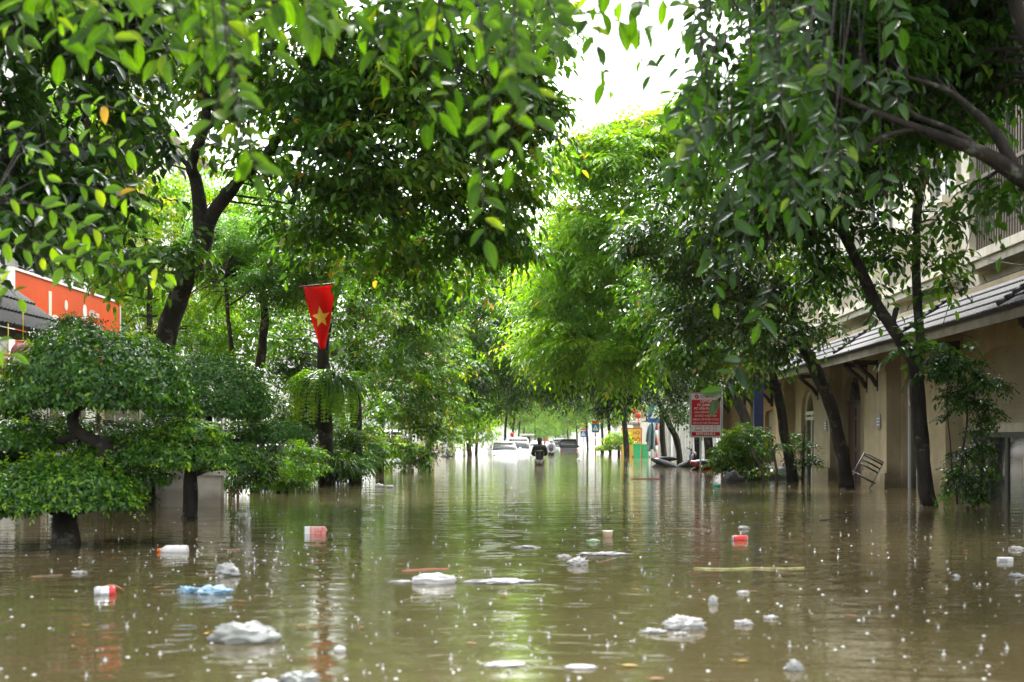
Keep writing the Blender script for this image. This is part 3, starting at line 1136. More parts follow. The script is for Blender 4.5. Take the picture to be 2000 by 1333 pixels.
for k, (px, Y, lab, m_) in enumerate([
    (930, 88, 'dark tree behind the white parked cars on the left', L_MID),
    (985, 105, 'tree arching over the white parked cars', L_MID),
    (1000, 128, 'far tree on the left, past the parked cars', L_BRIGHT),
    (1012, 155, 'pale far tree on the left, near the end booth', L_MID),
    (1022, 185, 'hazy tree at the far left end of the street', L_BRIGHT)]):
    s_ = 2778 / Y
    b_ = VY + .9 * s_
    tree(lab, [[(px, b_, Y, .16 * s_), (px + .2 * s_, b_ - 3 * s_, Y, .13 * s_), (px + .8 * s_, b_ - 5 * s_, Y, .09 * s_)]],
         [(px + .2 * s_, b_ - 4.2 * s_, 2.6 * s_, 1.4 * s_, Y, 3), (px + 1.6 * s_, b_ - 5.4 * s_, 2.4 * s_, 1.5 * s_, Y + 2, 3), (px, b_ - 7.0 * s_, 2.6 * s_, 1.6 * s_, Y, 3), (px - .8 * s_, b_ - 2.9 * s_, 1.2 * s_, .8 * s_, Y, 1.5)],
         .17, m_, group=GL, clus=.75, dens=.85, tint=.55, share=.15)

tree('near tree at the right edge, dark limbs reaching in over the barred balcony',
     [[(2230, 1110, 10, 60), (2210, 800, 10, 55), (2160, 560, 10, 48), (2060, 400, 10, 36), (1960, 325, 10, 26), (1880, 283, 10, 20), (1780, 245, 10, 14), (1700, 215, 10, 9), (1640, 190, 10, 6)],
      [(1990, 350, 10, 20), (1945, 265, 10, 17), (1900, 215, 10, 13), (1850, 175, 10, 9), (1770, 150, 10, 5)],
      [(1940, 310, 10, 12), (1860, 255, 10, 11), (1790, 225, 10, 9), (1700, 160, 10, 6)],
      [(1800, 250, 10, 10), (1720, 270, 10, 8), (1660, 320, 10, 5), (1620, 345, 10, 3)],
      [(2160, 560, 10, 34), (2080, 250, 10, 30), (2000, 60, 10, 24), (1960, -60, 10, 16)]],
     [(1850, 60, 200, 120, 11.8, .9), (1600, 100, 190, 130, 10.6, .8), (1470, 170, 110, 130, 9, .7), (1760, 180, 120, 60, 12, .6), (1560, 270, 120, 80, 11, .6), (1960, 180, 60, 70, 11.8, .5), (1850, 250, 90, 40, 12, .5), (1940, 370, 50, 25, 10.5, .25), (1800, -250, 420, 220, 11, 2), (1900, -750, 620, 330, 10, 3)],
     0.13, L_NEARD, kind='mid', group=GR, clus=.26, dens=0.62, tint=.42, tw=10)
tree('forked tree in front of the white-framed window, its roots nearest on the right',
     [[(1815, 990, 19.5, 28), (1806, 920, 19.5, 25), (1796, 820, 19.5, 24), (1788, 720, 19.5, 23), (1768, 680, 19.5, 19), (1700, 570, 19.5, 18), (1650, 460, 19.3, 15), (1595, 385, 19, 11), (1520, 300, 18.5, 7)],
      [(1790, 730, 19.5, 18), (1798, 650, 19.5, 15), (1790, 520, 19.5, 14), (1790, 420, 19.5, 14), (1806, 320, 19.5, 12), (1800, 230, 19.5, 8)],
      [(1742, 640, 19.5, 9), (1753, 600, 19.5, 8)], [(1650, 460, 19.3, 8), (1600, 420, 19, 7), (1580, 480, 19, 5)]],
     [(1450, 330, 150, 120, 18.5, 1.4), (1610, 260, 160, 90, 19, 1.4), (1820, 180, 140, 90, 19.5, 1.2), (1640, 400, 70, 50, 19, .6), (1850, 400, 45, 35, 19.2, .35), (1730, 450, 40, 40, 19.2, .4), (1700, 330, 110, 60, 19, 1), (1500, 450, 100, 70, 19, .8), (1700, 530, 55, 50, 19.6, .5), (1610, 520, 50, 50, 19.6, .5), (1840, 520, 40, 40, 19.2, .4), (1650, -200, 300, 180, 19, 3), (1600, -600, 330, 260, 18, 4), (1820, 690, 60, 30, 19, .3)],
     0.16, L_DARK, kind='mid', group=GR, clus=.36, dens=0.5, tint=.55, tw=11)
tree('curved tree in front of the red-brown door, second from the right',
     [[(1655, 955, 26, 24), (1640, 860, 26, 21), (1615, 770, 26, 20), (1575, 690, 26, 19), (1552, 620, 26, 17), (1552, 590, 26, 14), (1568, 500, 25.6, 10), (1600, 410, 25, 6)],
      [(1556, 610, 26, 11), (1500, 580, 26, 9), (1430, 530, 25.5, 6)], [(1552, 590, 26, 11), (1530, 540, 26, 8), (1535, 480, 25.6, 5)]],
     [(1400, 500, 130, 90, 25, 1.6), (1500, 540, 80, 60, 25.5, 1), (1500, 660, 80, 45, 25, .8), (1610, 645, 55, 22, 25.5, .4), (1580, 560, 50, 40, 25.5, .5), (1330, 440, 110, 90, 24, 1.6), (1620, 520, 50, 40, 26, .5), (1480, -100, 150, 90, 25, 2), (1380, 620, 90, 50, 25, 1)],
     0.17, L_DARK, kind='far', group=GR, clus=.40, dens=0.55, tint=.6)
tree('dark tree beside the ochre house, third from the right',
     [[(1548, 943, 30.5, 18), (1535, 860, 30.5, 16), (1515, 760, 30.5, 15), (1490, 660, 30, 12), (1470, 540, 30, 8)], [(1515, 760, 30.5, 10), (1490, 740, 30, 7), (1440, 640, 30, 5)]],
     [(1430, 640, 110, 70, 29.5, 1.5), (1470, 720, 60, 30, 29, .6), (1340, 560, 110, 90, 31, 1.8), (1330, 680, 70, 50, 30, 1.0)],
     0.17, L_MID, group=GR, clus=.42, dens=0.55, tint=.5)
tree('grey-barked leaning tree behind the red advert board',
     [[(1478, 925, 35, 17), (1468, 870, 35, 17), (1448, 800, 35, 15), (1425, 750, 35, 14), (1405, 660, 35, 10)]],
     [(1380, 640, 80, 60, 35, 1.5), (1410, 730, 60, 40, 35, 1), (1398, 762, 34, 16, 35, .6)], 0.16, L_MID, bark=BARK_GREY, group=GR, clus=.45, dens=0.5, tint=.5)
tree('tall tree with long pinnate bright sprays over the middle of the street',
     [[(1385, 905, 46, 15), (1380, 820, 46, 13), (1375, 720, 46, 11), (1340, 600, 45, 9), (1290, 480, 43, 6)], [(1375, 720, 46, 8), (1280, 640, 44, 5), (1180, 600, 42, 3)]],
     [(1240, 330, 110, 100, 36, 2), (1200, 480, 120, 90, 36, 2), (1120, 560, 110, 80, 38, 2), (1160, 680, 110, 60, 37, 1.8), (1270, 620, 100, 90, 37, 2), (1080, 650, 80, 60, 38, 1.5), (1330, 260, 60, 60, 36, 1.6), (1140, 310, 60, 60, 36, 1.6), (1175, 272, 75, 36, 36, 1.4), (1290, 240, 60, 40, 36, 1.3), (1110, 440, 70, 70, 37, 1.6), (1050, 560, 50, 60, 40, 1.5)],
     0.21, L_BRIGHT, group=GR, clus=.5, dens=0.55, ratio=.34, nl=10, hang=.35, tint=.52)
tree('dark tree right behind the red advert board',
     [[(1362, 905, 52, 10), (1362, 820, 52, 10), (1365, 700, 52, 8)]],
     [(1330, 740, 70, 50, 50, 1.8), (1290, 690, 80, 60, 50, 2), (1390, 700, 50, 60, 50, 1.5)], 0.18, L_DARK, group=GR, clus=.6, dens=0.7, tint=.5)
tree('crooked tree over the half-sunk black motorbike',
     [[(1328, 906, 55, 10), (1322, 860, 55, 10), (1308, 830, 55, 10), (1292, 795, 55, 8), (1260, 740, 55, 6)]],
     [(1250, 740, 90, 45, 54, 2), (1200, 780, 60, 25, 54, 1.5), (1150, 700, 90, 60, 56, 2.5), (1110, 760, 70, 35, 58, 2), (1320, 800, 40, 30, 54, 1), (1060, 700, 70, 60, 58, 2.5), (1180, 640, 80, 60, 56, 2.5)], 0.2, L_DARK, group=GR, clus=.6, dens=0.8, tint=.4)
tree('straight tree right of the red and white crossing pole',
     [[(1298, 904, 58, 9), (1294, 860, 58, 9), (1292, 800, 58, 8)]],
     [(1280, 780, 50, 30, 58, 1.5)], .12, L_MID, group=GR, clus=.6, dens=.9, tint=.5)
tree('tree beside the yellow notice board',
     [[(1224, 893, 77, 9), (1222, 850, 77, 9), (1218, 800, 77, 7)]],
     [(1190, 780, 70, 30, 76, 2.5), (1140, 760, 70, 35, 78, 3), (1090, 720, 80, 60, 75, 3.5), (1210, 740, 60, 40, 76, 2)], .15, L_MID, group=GR, clus=.75, dens=.95, tint=.55)
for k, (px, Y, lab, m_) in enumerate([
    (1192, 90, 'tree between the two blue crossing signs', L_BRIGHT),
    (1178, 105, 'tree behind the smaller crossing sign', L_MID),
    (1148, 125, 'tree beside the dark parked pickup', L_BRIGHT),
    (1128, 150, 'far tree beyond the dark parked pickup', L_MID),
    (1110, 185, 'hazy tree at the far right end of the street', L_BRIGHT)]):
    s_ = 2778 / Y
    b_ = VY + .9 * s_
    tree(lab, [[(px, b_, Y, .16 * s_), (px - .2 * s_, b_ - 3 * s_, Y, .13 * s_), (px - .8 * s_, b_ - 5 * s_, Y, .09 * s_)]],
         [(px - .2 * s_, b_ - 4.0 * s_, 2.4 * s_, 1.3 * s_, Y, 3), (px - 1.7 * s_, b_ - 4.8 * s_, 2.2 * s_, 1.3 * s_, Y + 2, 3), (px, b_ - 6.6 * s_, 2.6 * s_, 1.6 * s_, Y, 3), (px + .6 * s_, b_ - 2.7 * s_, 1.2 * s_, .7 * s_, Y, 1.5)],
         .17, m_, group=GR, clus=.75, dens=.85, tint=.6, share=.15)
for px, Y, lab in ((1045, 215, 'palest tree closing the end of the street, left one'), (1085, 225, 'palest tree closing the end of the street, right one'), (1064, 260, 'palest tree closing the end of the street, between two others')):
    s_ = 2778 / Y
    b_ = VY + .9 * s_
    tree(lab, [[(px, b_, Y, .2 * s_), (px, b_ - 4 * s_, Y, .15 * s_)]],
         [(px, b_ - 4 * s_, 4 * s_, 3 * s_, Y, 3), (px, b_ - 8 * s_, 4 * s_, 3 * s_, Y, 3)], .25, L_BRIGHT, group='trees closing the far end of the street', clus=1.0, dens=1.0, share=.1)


# ------------------------------------------------------------------ branches hanging close over the camera
def hanging(label, trunkpath, sprays, m, leafpx, cat='tree', name='overhanging_tree', kind='near', tint=.5, more=()):
    """sprays: (x0, y0, x1, y1, Y, n leaves).  The limbs run back to a trunk beside the camera."""
    rng = np.random.default_rng(len(sprays) + 5)
    base = Vector(trunkpath[0][0])
    root = thing(name, base, label, cat)
    mb = MB()
    pts = smooth_path([(Vector(p), r) for p, r in trunkpath], 6)
    mb.tube([p for p, _ in pts], [r for _, r in pts], 9, True, .2)
    out = []
    anc = [p for p, _ in pts[len(pts) // 2:]]
    for ex in more:
        ep = smooth_path([(Vector(p), r) for p, r in ex], 6)
        mb.tube([p for p, _ in ep], [r for _, r in ep], 7, True, .2)
        anc += [p for p, _ in ep]
    for (x0, y0, x1, y1, Y, n) in sprays:
        a, b_ = P(x0, y0, Y), P(x1, y1, Y + rng.uniform(-.25, .25))
        j = min(anc, key=lambda q: (q - a).length)
        L = (b_ - a).length
        mid = (j + a) / 2 + Vector((0, 0, .12 * (j - a).length))
        mb.tube([j, j.lerp(mid, .6), mid, a.lerp(mid, .4), a], [.0045, .004, .0035, .003, .003], 6, False)
        bend = Vector((rng.normal(0, .05), rng.normal(0, .05), 0)) * L
        c = (a + b_) / 2 + bend + Vector((0, 0, .08 * L))
        seg = [a * (1 - t_) ** 2 + c * 2 * t_ * (1 - t_) + b_ * t_ * t_ for t_ in np.linspace(0, 1, 8)]
        mb.tube(seg, [.005 - .004 * i / 7 for i in range(8)], 5, False)
        for i in range(n):
            t_ = (i + .5) / n
            p = a * (1 - t_) ** 2 + c * 2 * t_ * (1 - t_) + b_ * t_ * t_
            tan = ((c - a) * (1 - t_) + (b_ - c) * t_).normalized()
            sd = tan.cross(Vector((0, 1, 0)))
            sd = sd.normalized() if sd.length > .05 else Vector((1, 0, 0))
            sg = 1 if i % 2 else -1
            last = i == n - 1
            ld = tan * (1.3 if last else .55) + sd * sg * (.1 if last else .95) + Vector((rng.normal(0, .2), rng.normal(0, .35), rng.normal(-.15, .2)))
            nr = Vector((rng.normal(0, .35), -1.0, rng.uniform(.1, 1.3)))
            l_ = leafpx * Y / FPX * rng.uniform(.55, 1.2)
            out.append((tuple(p), tuple(ld), tuple(nr), l_, l_ * rng.uniform(.36, .5), 1.0 if rng.uniform() < .03 else min(.97, max(0, tint + rng.normal(0, .25)))))
    A = [np.array([o[k] for o in out]) for k in range(6)]
    leaves_mesh('foliage', A[0], A[1], A[2], A[3], A[4], A[5], kind, m, root)
    mb.build('trunk', BARK, root)
    return root


rr = random.Random(3)
S1 = [(90, -40, 120, 120, 5.2, 7), (180, -60, 240, 110, 4.9, 9), (300, -50, 330, 130, 5.0, 9), (260, -30, 170, 90, 5.3, 8), (380, -60, 400, 160, 4.8, 10),
      (440, -60, 330, 60, 5.4, 8), (440, 60, 470, 215, 4.8, 10), (462, 170, 470, 275, 4.75, 9), (462, 240, 505, 350, 4.7, 9), (430, 190, 400, 300, 4.75, 5), (390, -40, 300, 130, 5.6, 8),
      (520, -70, 500, 60, 5.6, 6), (590, -60, 600, 60, 4.6, 7), (620, -50, 655, 50, 4.6, 6), (420, -20, 440, 60, 5.2, 6)]
for k in range(26):
    x = rr.uniform(40, 600)
    S1.append((x, rr.uniform(-120, -10), x + rr.uniform(-70, 70), rr.uniform(30, 140), rr.uniform(5.0, 6.4), 7))
hanging('tree overhead at upper left whose big yellow-green leaves hang closest to the camera',
        [((-3.1, 3.4, -.6), .17), ((-3.0, 3.5, 1.2), .14), ((-2.6, 3.9, 2.3), .10), ((-1.9, 4.4, 2.85), .07), ((-1.2, 4.9, 2.95), .05), ((-.5, 5.2, 2.95), .03)], S1, L_NEAR, 55, tint=.56)
S2 = [(700, -60, 690, 60, 5.6, 7), (740, -40, 745, 160, 5.6, 9), (800, -60, 850, 150, 5.2, 9), (860, 0, 830, 260, 5.2, 9), (900, -60, 960, 120, 5.0, 9),
      (960, -60, 1000, 160, 4.6, 11), (1010, -60, 1020, 210, 4.5, 11), (1000, 120, 990, 330, 4.7, 10), (1040, 100, 1045, 300, 4.6, 8), (960, 180, 930, 370, 5.2, 8), (940, 330, 950, 480, 5.6, 8),
      (1060, -60, 1090, 90, 4.8, 8), (1100, -60, 1180, 30, 4.8, 8), (1150, -60, 1260, 60, 5.0, 8), (1130, 10, 1170, 100, 5.2, 6), (1200, 40, 1290, 90, 5.2, 5), (1170, 130, 1190, 185, 5.0, 4), (1250, 110, 1290, 175, 5.0, 4), (1270, -40, 1330, 60, 5.2, 6),
      (900, 160, 850, 240, 5.4, 7), (820, 60, 740, 130, 5.6, 6)]
for k in range(18):
    x = rr.uniform(640, 1080)
    S2.append((x, rr.uniform(-120, -10), x + rr.uniform(-50, 50), rr.uniform(40, 160), rr.uniform(5.2, 6.6), 8))
hanging('tree overhead whose dark leafy sprays hang down at top centre against the white sky',
        [((3.2, 2.6, -.6), .16), ((3.1, 2.8, 1.3), .13), ((2.4, 3.6, 2.6), .10), ((1.2, 4.6, 2.98), .06), ((.2, 5.0, 3.0), .045), ((-.5, 5.3, 2.9), .03)], S2, L_NEAR, 54, tint=.36)
S3 = []
for k in range(40):
    x, y = rr.gauss(1510, 110), rr.uniform(-60, 300)
    x = max(1370, min(1730, x))
    S3.append((x, y, x + rr.uniform(-70, 50), y + rr.uniform(60, 150), rr.uniform(6.0, 7.5), 8))
S3 += [(1420, 350, 1440, 480, 7.2, 8), (1550, 330, 1560, 450, 7.2, 8), (1470, 420, 1430, 540, 7.4, 8), (1510, 560, 1480, 640, 7.6, 7), (1390, 480, 1400, 600, 7.6, 8), (1450, 700, 1395, 790, 8.4, 6), (1640, 300, 1650, 430, 7.0, 8), (1720, 330, 1730, 420, 7.2, 7)]
hanging('tree overhead at upper right, a thick curtain of wet dark green leaves',
        [((3.9, 5.0, -.6), .17), ((3.8, 5.2, 1.5), .14), ((3.2, 5.8, 2.9), .10), ((2.3, 6.4, 3.4), .07), ((1.6, 6.8, 3.5), .05), ((1.0, 7.0, 3.5), .03)], S3, L_NEARD, 42, tint=.36,
        more=[[((3.0, 6.0, 3.0), .05), ((2.2, 6.0, 3.6), .04), ((1.4, 6.2, 3.7), .03), ((.7, 6.4, 3.6), .012)], [((3.0, 6.0, 3.0), .05), ((2.5, 7.0, 3.7), .04), ((1.8, 7.4, 3.8), .03), ((.9, 7.4, 3.7), .012)], [((2.3, 6.4, 3.4), .04), ((1.9, 6.8, 3.9), .03), ((1.3, 6.9, 4.0), .012)]])
S4 = [(-40, 225, 90, 300, 6.6, 8), (30, 270, 110, 370, 6.4, 7), (-30, 380, 130, 420, 7.0, 8), (60, 400, 230, 470, 7.4, 9), (120, 440, 330, 540, 7.6, 12), (-30, 460, 150, 540, 7.2, 10), (120, 500, 330, 560, 7.5, 10), (-40, 640, 30, 700, 6.4, 6), (120, 200, 290, 235, 7.6, 9), (90, 280, 280, 300, 7.8, 10), (-30, 520, 40, 590, 7.4, 7), (60, 470, 200, 520, 7.6, 8), (150, 360, 270, 400, 7.6, 8)]
hanging('small tree at the left edge with light green drooping leaflets above the billboard',
        [((-4.2, 6.4, -.6), .10), ((-4.1, 6.5, .8), .08), ((-3.7, 6.8, 1.6), .06), ((-3.2, 7.0, 2.0), .04), ((-2.8, 7.2, 2.1), .025)], S4, L_BRIGHT, 36, tint=.45)


# ------------------------------------------------------------------ clipped bonsai figs and shrubs
def pad_leaves(rng, c, R, n, leaf, flat=.4, bright=.12, seed=0):
    u = rng.normal(0, 1, (n * 2, 3))
    u = norm(u)
    u = u[u[:, 2] > -.28][:n]
    n = len(u)
    fz = np.where(u[:, 2] < 0, flat, 1.0)
    lump = np.array([mnoise.noise(Vector(q * 2.6) + Vector((seed, 0, seed * .3))) for q in u])
    lump2 = np.array([mnoise.noise(Vector(q * 8) + Vector((seed, 3, 0))) for q in u])
    r = (1 + .17 * lump + .08 * lump2) * (1 + rng.normal(0, .035, n) - rng.exponential(.07, n)).clip(.5, 1.12)
    pos = c + u * R * (r[:, None]) * np.stack([np.ones(n), np.ones(n), fz], 1)
    outw = norm(u / R)
    d = norm(np.cross(outw, rng.normal(0, 1, (n, 3)))) * .9 + outw * .35
    d[:, 2] -= .55
    nr = outw + rng.normal(0, .45, (n, 3))
    nr[:, 2] += .35
    ln = leaf * rng.uniform(.7, 1.2, n)
    tint = np.clip(.42 + .25 * lump2 + rng.normal(0, .14, n), 0, .9)
    sh = rng.uniform(0, 1, n) < bright
    tint[sh] = rng.uniform(.75, 1, sh.sum())
    return [pos, d, nr, ln, ln * .52, tint]


def padded(name, label, paths, pads, leaf, cat, m=None, bark=None, group=None, kind='far', stray=0, Yb=None):
    rng = np.random.default_rng(abs(hash(label[:3])) % 97 + len(pads) if False else len(label) + len(pads))
    p0 = paths[0][0]
    q = P(p0[0], p0[1], p0[2])
    root = thing(name, (q.x, q.y, -.5), label, cat, group)
    mb = MB()
    anc = limbs(mb, paths, 10, .01)
    r0 = TR * p0[3] * p0[2] / FPX
    mb.tube([(q.x, q.y, -.52), tuple(q + Vector((0, 0, .02)))], [r0 * 1.3, r0], 10, True)
    for k, (px, py, rx, ry, Y, rd, n, bright) in enumerate(pads):
        c = np.array(P(px, py, Y))
        R = np.array([rx * Y / FPX, rd, ry * Y / FPX])
        A = pad_leaves(rng, c, R, n, leaf, bright=bright, seed=k * 3.7 + len(label))
        ns = max(5, n // 85)
        u = norm(rng.normal(0, 1, (ns * 3, 3)))
        u = u[u[:, 2] > -.30][:ns]
        sp = c + u * R * np.stack([np.ones(len(u)), np.ones(len(u)), np.where(u[:, 2] < 0, .5, 1.0)], 1) * rng.uniform(.86, 1.04, (len(u), 1))
        dr = norm(u / R + rng.normal(0, .45, u.shape) + np.array([0, 0, .25]))
        B = spray_leaves(rng, sp, dr, 6, leaf * rng.uniform(1.6, 3.0, len(u)), leaf, .5, .3, .35, np.clip(rng.normal(.55 + bright, .2, len(u)), .2, .95))
        A = [np.concatenate([p_, q_]) for p_, q_ in zip(A, B)]
        leaves_mesh('leaf_pad', *A, kind, m or L_FICUS, root)
        for j in range(7):
            a = min(anc, key=lambda s_: (s_ - Vector(c)).length)
            e = Vector(c + np.array([rng.uniform(-.75, .75) * R[0], rng.uniform(-.7, .7) * R[1], rng.uniform(-.05, .4) * R[2]]))
            mm = (a + e) / 2 + Vector((0, 0, -.04))
            mb.tube([a, mm, e], [.02, .013, .006], 5, False)
    mb.build('trunk', bark or BARK, root)
    return root


padded('bonsai_fig', 'largest clipped bonsai fig at left, broad dome over a twisted black trunk',
       [[(128, 1062, 12.4, 46), (124, 1000, 12.4, 38), (150, 940, 12.4, 30), (200, 900, 12.4, 24), (205, 870, 12.4, 20), (160, 850, 12.4, 18), (140, 820, 12.4, 17), (160, 770, 12.4, 15)],
        [(205, 875, 12.4, 15), (260, 880, 12.4, 12), (330, 900, 12.5, 9)], [(150, 850, 12.4, 12), (90, 868, 12.5, 10), (20, 870, 12.5, 7)],
        [(130, 1010, 12.4, 16), (60, 985, 12.3, 10), (10, 1000, 12.3, 6)], [(140, 1000, 12.4, 14), (200, 990, 12.2, 8)]],
       [(185, 778, 174, 132, 12.4, .74, 16500, .08), (15, 868, 110, 46, 12.6, .44, 3600, .1), (295, 895, 140, 52, 12.8, .5, 6000, .3),
        (375, 850, 60, 32, 12.7, .25, 1500, .5), (115, 980, 158, 84, 12.1, .55, 10000, .35), (10, 1000, 60, 40, 12.0, .3, 1100, .2), (240, 940, 90, 34, 13.0, .35, 1500, .05)],
       .047, 'bonsai tree', group='clipped bonsai figs', kind='mid')
padded('bonsai_fig', 'second clipped bonsai fig, smaller dome on a thick straight stump',
       [[(370, 1012, 16.4, 26), (372, 960, 16.4, 24), (376, 900, 16.4, 18), (400, 850, 16.4, 13), (410, 800, 16.4, 10)], [(374, 930, 16.4, 10), (430, 910, 16.4, 7), (480, 905, 16.4, 5)]],
       [(412, 800, 112, 106, 16.6, .66, 11500, .06), (425, 910, 92, 48, 16.2, .5, 5600, .16), (540, 850, 68, 28, 17.2, .4, 1900, .05), (460, 860, 90, 26, 17.4, .4, 1500, .05)],
       .047, 'bonsai tree', group='clipped bonsai figs')
tree('loose green shrub at the water edge right of the bonsai figs',
     [[(545, 962, 24.5, 8), (545, 930, 24.5, 6), (550, 900, 24.5, 4)], [(560, 962, 24.5, 5), (575, 915, 24.5, 4)]],
     [(550, 920, 60, 36, 24.4, .5), (500, 935, 35, 26, 24.8, .35), (595, 900, 32, 34, 25, .4), (540, 870, 50, 25, 25.5, .4)],
     .075, L_BRIGHT, name='garden_shrub', cat='shrub', group='shrubs standing in the flood', clus=.15, dens=.55, tint=.35, twr=.005, maxd=1.5)
tree('dark rough hedge filling the gap behind the two bonsai figs',
     [[(300, 960, 19, 6), (300, 900, 19, 5), (300, 850, 19, 4)]],
     [(300, 870, 120, 60, 19, .5), (130, 870, 120, 70, 18.6, .5), (20, 840, 60, 80, 18, .4), (480, 880, 60, 60, 20, .5), (490, 780, 50, 60, 22, .6), (230, 950, 60, 26, 18.8, .3), (450, 935, 40, 22, 22, .4)],
     .085, L_DARK, name='garden_shrub', cat='shrub', group='shrubs standing in the flood', clus=.18, dens=.5, tint=.4, twr=.005, maxd=1.5)
tree('small-leaved shrub poking up between the billboard and the largest bonsai',
     [[(200, 950, 17, 5), (190, 800, 17, 5), (180, 660, 17, 3)], [(190, 800, 17, 4), (150, 650, 17, 2)]],
     [(150, 640, 55, 26, 17, .35), (100, 655, 38, 20, 17, .3), (165, 626, 30, 16, 17, .2)],
     .05, L_DARK, name='garden_shrub', cat='shrub', group='shrubs standing in the flood', clus=.10, dens=.30, tint=.6, twr=.004, maxd=1.5)
tree('leafy green bush beneath the red advert board',
     [[(1440, 935, 32, 8), (1440, 890, 32, 6), (1435, 850, 32, 4)]],
     [(1440, 880, 46, 42, 32, .6), (1415, 900, 26, 26, 31.6, .4), (1470, 920, 36, 20, 31.5, .4), (1460, 845, 30, 22, 32.3, .4)],
     .10, L_MID, name='garden_shrub', cat='shrub', group='shrubs standing in the flood', clus=.18, dens=.6, tint=.7, twr=.005, maxd=1.5)
tree('thin potted shrub standing between the white arched door and the red-brown door',
     [[(1568, 948, 30, 4), (1570, 880, 30, 3), (1572, 830, 30, 2)], [(1582, 948, 30, 3), (1585, 900, 30, 2)]],
     [(1572, 860, 30, 30, 30, .3), (1582, 905, 26, 30, 30, .3)],
     .06, L_DARK, name='garden_shrub', cat='shrub', group='shrubs standing in the flood', clus=.13, dens=.16, tint=.5, twr=.004, maxd=1.5)
tree('tall straggly dark shrub before the glass doors at the right edge',
     [[(1890, 990, 18.6, 5), (1880, 900, 18.6, 4), (1890, 800, 18.6, 3), (1870, 720, 18.6, 2)], [(1910, 990, 18.6, 4), (1920, 880, 18.6, 3), (1900, 760, 18.6, 2)], [(1870, 985, 18.6, 4), (1855, 860, 18.6, 2), (1850, 760, 18.6, 2)]],
     [(1888, 930, 48, 70, 18.6, .3), (1890, 820, 52, 70, 18.6, .3), (1870, 730, 60, 45, 18.6, .3), (1930, 750, 40, 30, 18.6, .25), (1830, 715, 36, 24, 18.6, .2)],
     .075, L_DARK, name='climbing_shrub', cat='shrub', group='shrubs standing in the flood', clus=.13, dens=.22, tint=.5, twr=.004, maxd=1.2)
padded('garden_shrub', 'round bright green bush in front of the yellow notice board',
       [[(1209, 890, 80, 5), (1209, 870, 80, 4)]],
       [(1208, 864, 28, 20, 80, .8, 2600, .5), (1195, 876, 18, 10, 80, .5, 900, .4)],
       .11, 'shrub', m=L_BRIGHT, group='shrubs standing in the flood')
padded('garden_shrub', 'low bush just left of the crossing sign post',
       [[(1175, 887, 92, 4), (1175, 875, 92, 3)]],
       [(1178, 878, 16, 8, 92, .6, 900, .4)], .11, 'shrub', m=L_BRIGHT, group='shrubs standing in the flood')
padded('garden_shrub', 'low leafy clump under the jackfruit tree',
       [[(790, 903, 48, 4), (790, 885, 48, 3)]],
       [(795, 885, 38, 20, 48, .8, 2600, .35), (765, 892, 20, 12, 48, .5, 900, .3)], .09, 'shrub', m=L_BRIGHT, group='shrubs standing in the flood')
tree('dark hedge of leaves at the foot of the flag tree',
     [[(600, 950, 28, 5), (600, 920, 28, 3)]],
     [(600, 905, 40, 32, 28, .6), (560, 860, 50, 34, 28.5, .6), (590, 810, 60, 44, 29.5, .6), (690, 900, 30, 34, 31.5, .5), (720, 860, 30, 40, 33, .6), (645, 905, 45, 34, 29.4, .5), (560, 925, 45, 26, 27, .4), (670, 860, 40, 40, 30.5, .5)],
     .09, L_MID, name='garden_shrub', cat='shrub', group='shrubs standing in the flood', clus=.2, dens=.7, tint=.5, twr=.005, maxd=1.5)

# strap-leaved plants
def straps(name, label, c, n, L, wdt, m, cat, droop=.9, up=.6, group=None, stem=None, pinn=False, rad=.08):
    rng = np.random.default_rng(n + int(L * 100))
    root = thing(name, c, label, cat, group)
    V = MB()
    pos, dd, nr, ln, wd, tn = [], [], [], [], [], []
    for i in range(n):
        a = rng.uniform(0, 2 * math.pi)
        o = Vector((math.cos(a), math.sin(a), 0))
        l_ = L * rng.uniform(.6, 1.1)
        u = up * rng.uniform(.5, 1.3)
        p = Vector(c) + o * rad * rng.uniform(.3, 1) + Vector((0, 0, rng.uniform(-.1, .1)))
        d = (o + Vector((0, 0, u))).normalized()
        seg = 8
        for k in range(seg):
            s_ = l_ / seg
            nrm_ = Vector((-o.x * d.z, -o.y * d.z, abs(o.x * d.x + o.y * d.y))) + Vector((0, 0, .05))
            if pinn:
                sd = o.cross(Vector((0, 0, 1)))
                for sg in (-1, 1):
                    for h_ in (0, .5):
                        pos.append(p + d * s_ * h_); dd.append(sd * sg + d * .25); nr.append(nrm_); ln.append(wdt * (1 - .8 * abs(k / seg - .35))); wd.append(s_ * .42); tn.append(rng.uniform(.3, .9))
            else:
                pos.append(p - d * s_ * .25); dd.append(d); nr.append(nrm_); ln.append(s_ * 1.6); wd.append(wdt * (1 - .85 * (k / seg) ** 2)); tn.append(.2 + .5 * rng.uniform())
            p = p + d * s_
            d = (d + Vector((0, 0, -droop * s_ / l_ * 2.2))).normalized()
    tn = np.array(tn)
    leaves_mesh('leaves', np.array([tuple(q) for q in pos]), np.array([tuple(q) for q in dd]), np.array([tuple(q) for q in nr]), np.array(ln), np.array(wd), tn, 'far' if pinn else 'mid', m, root)
    if stem:
        s_ = MB()
        s_.tube([Vector(q) for q in stem], [.035, .03, .025][:len(stem)], 7)
        s_.build('stem', BARK_BROWN, root)
    return root


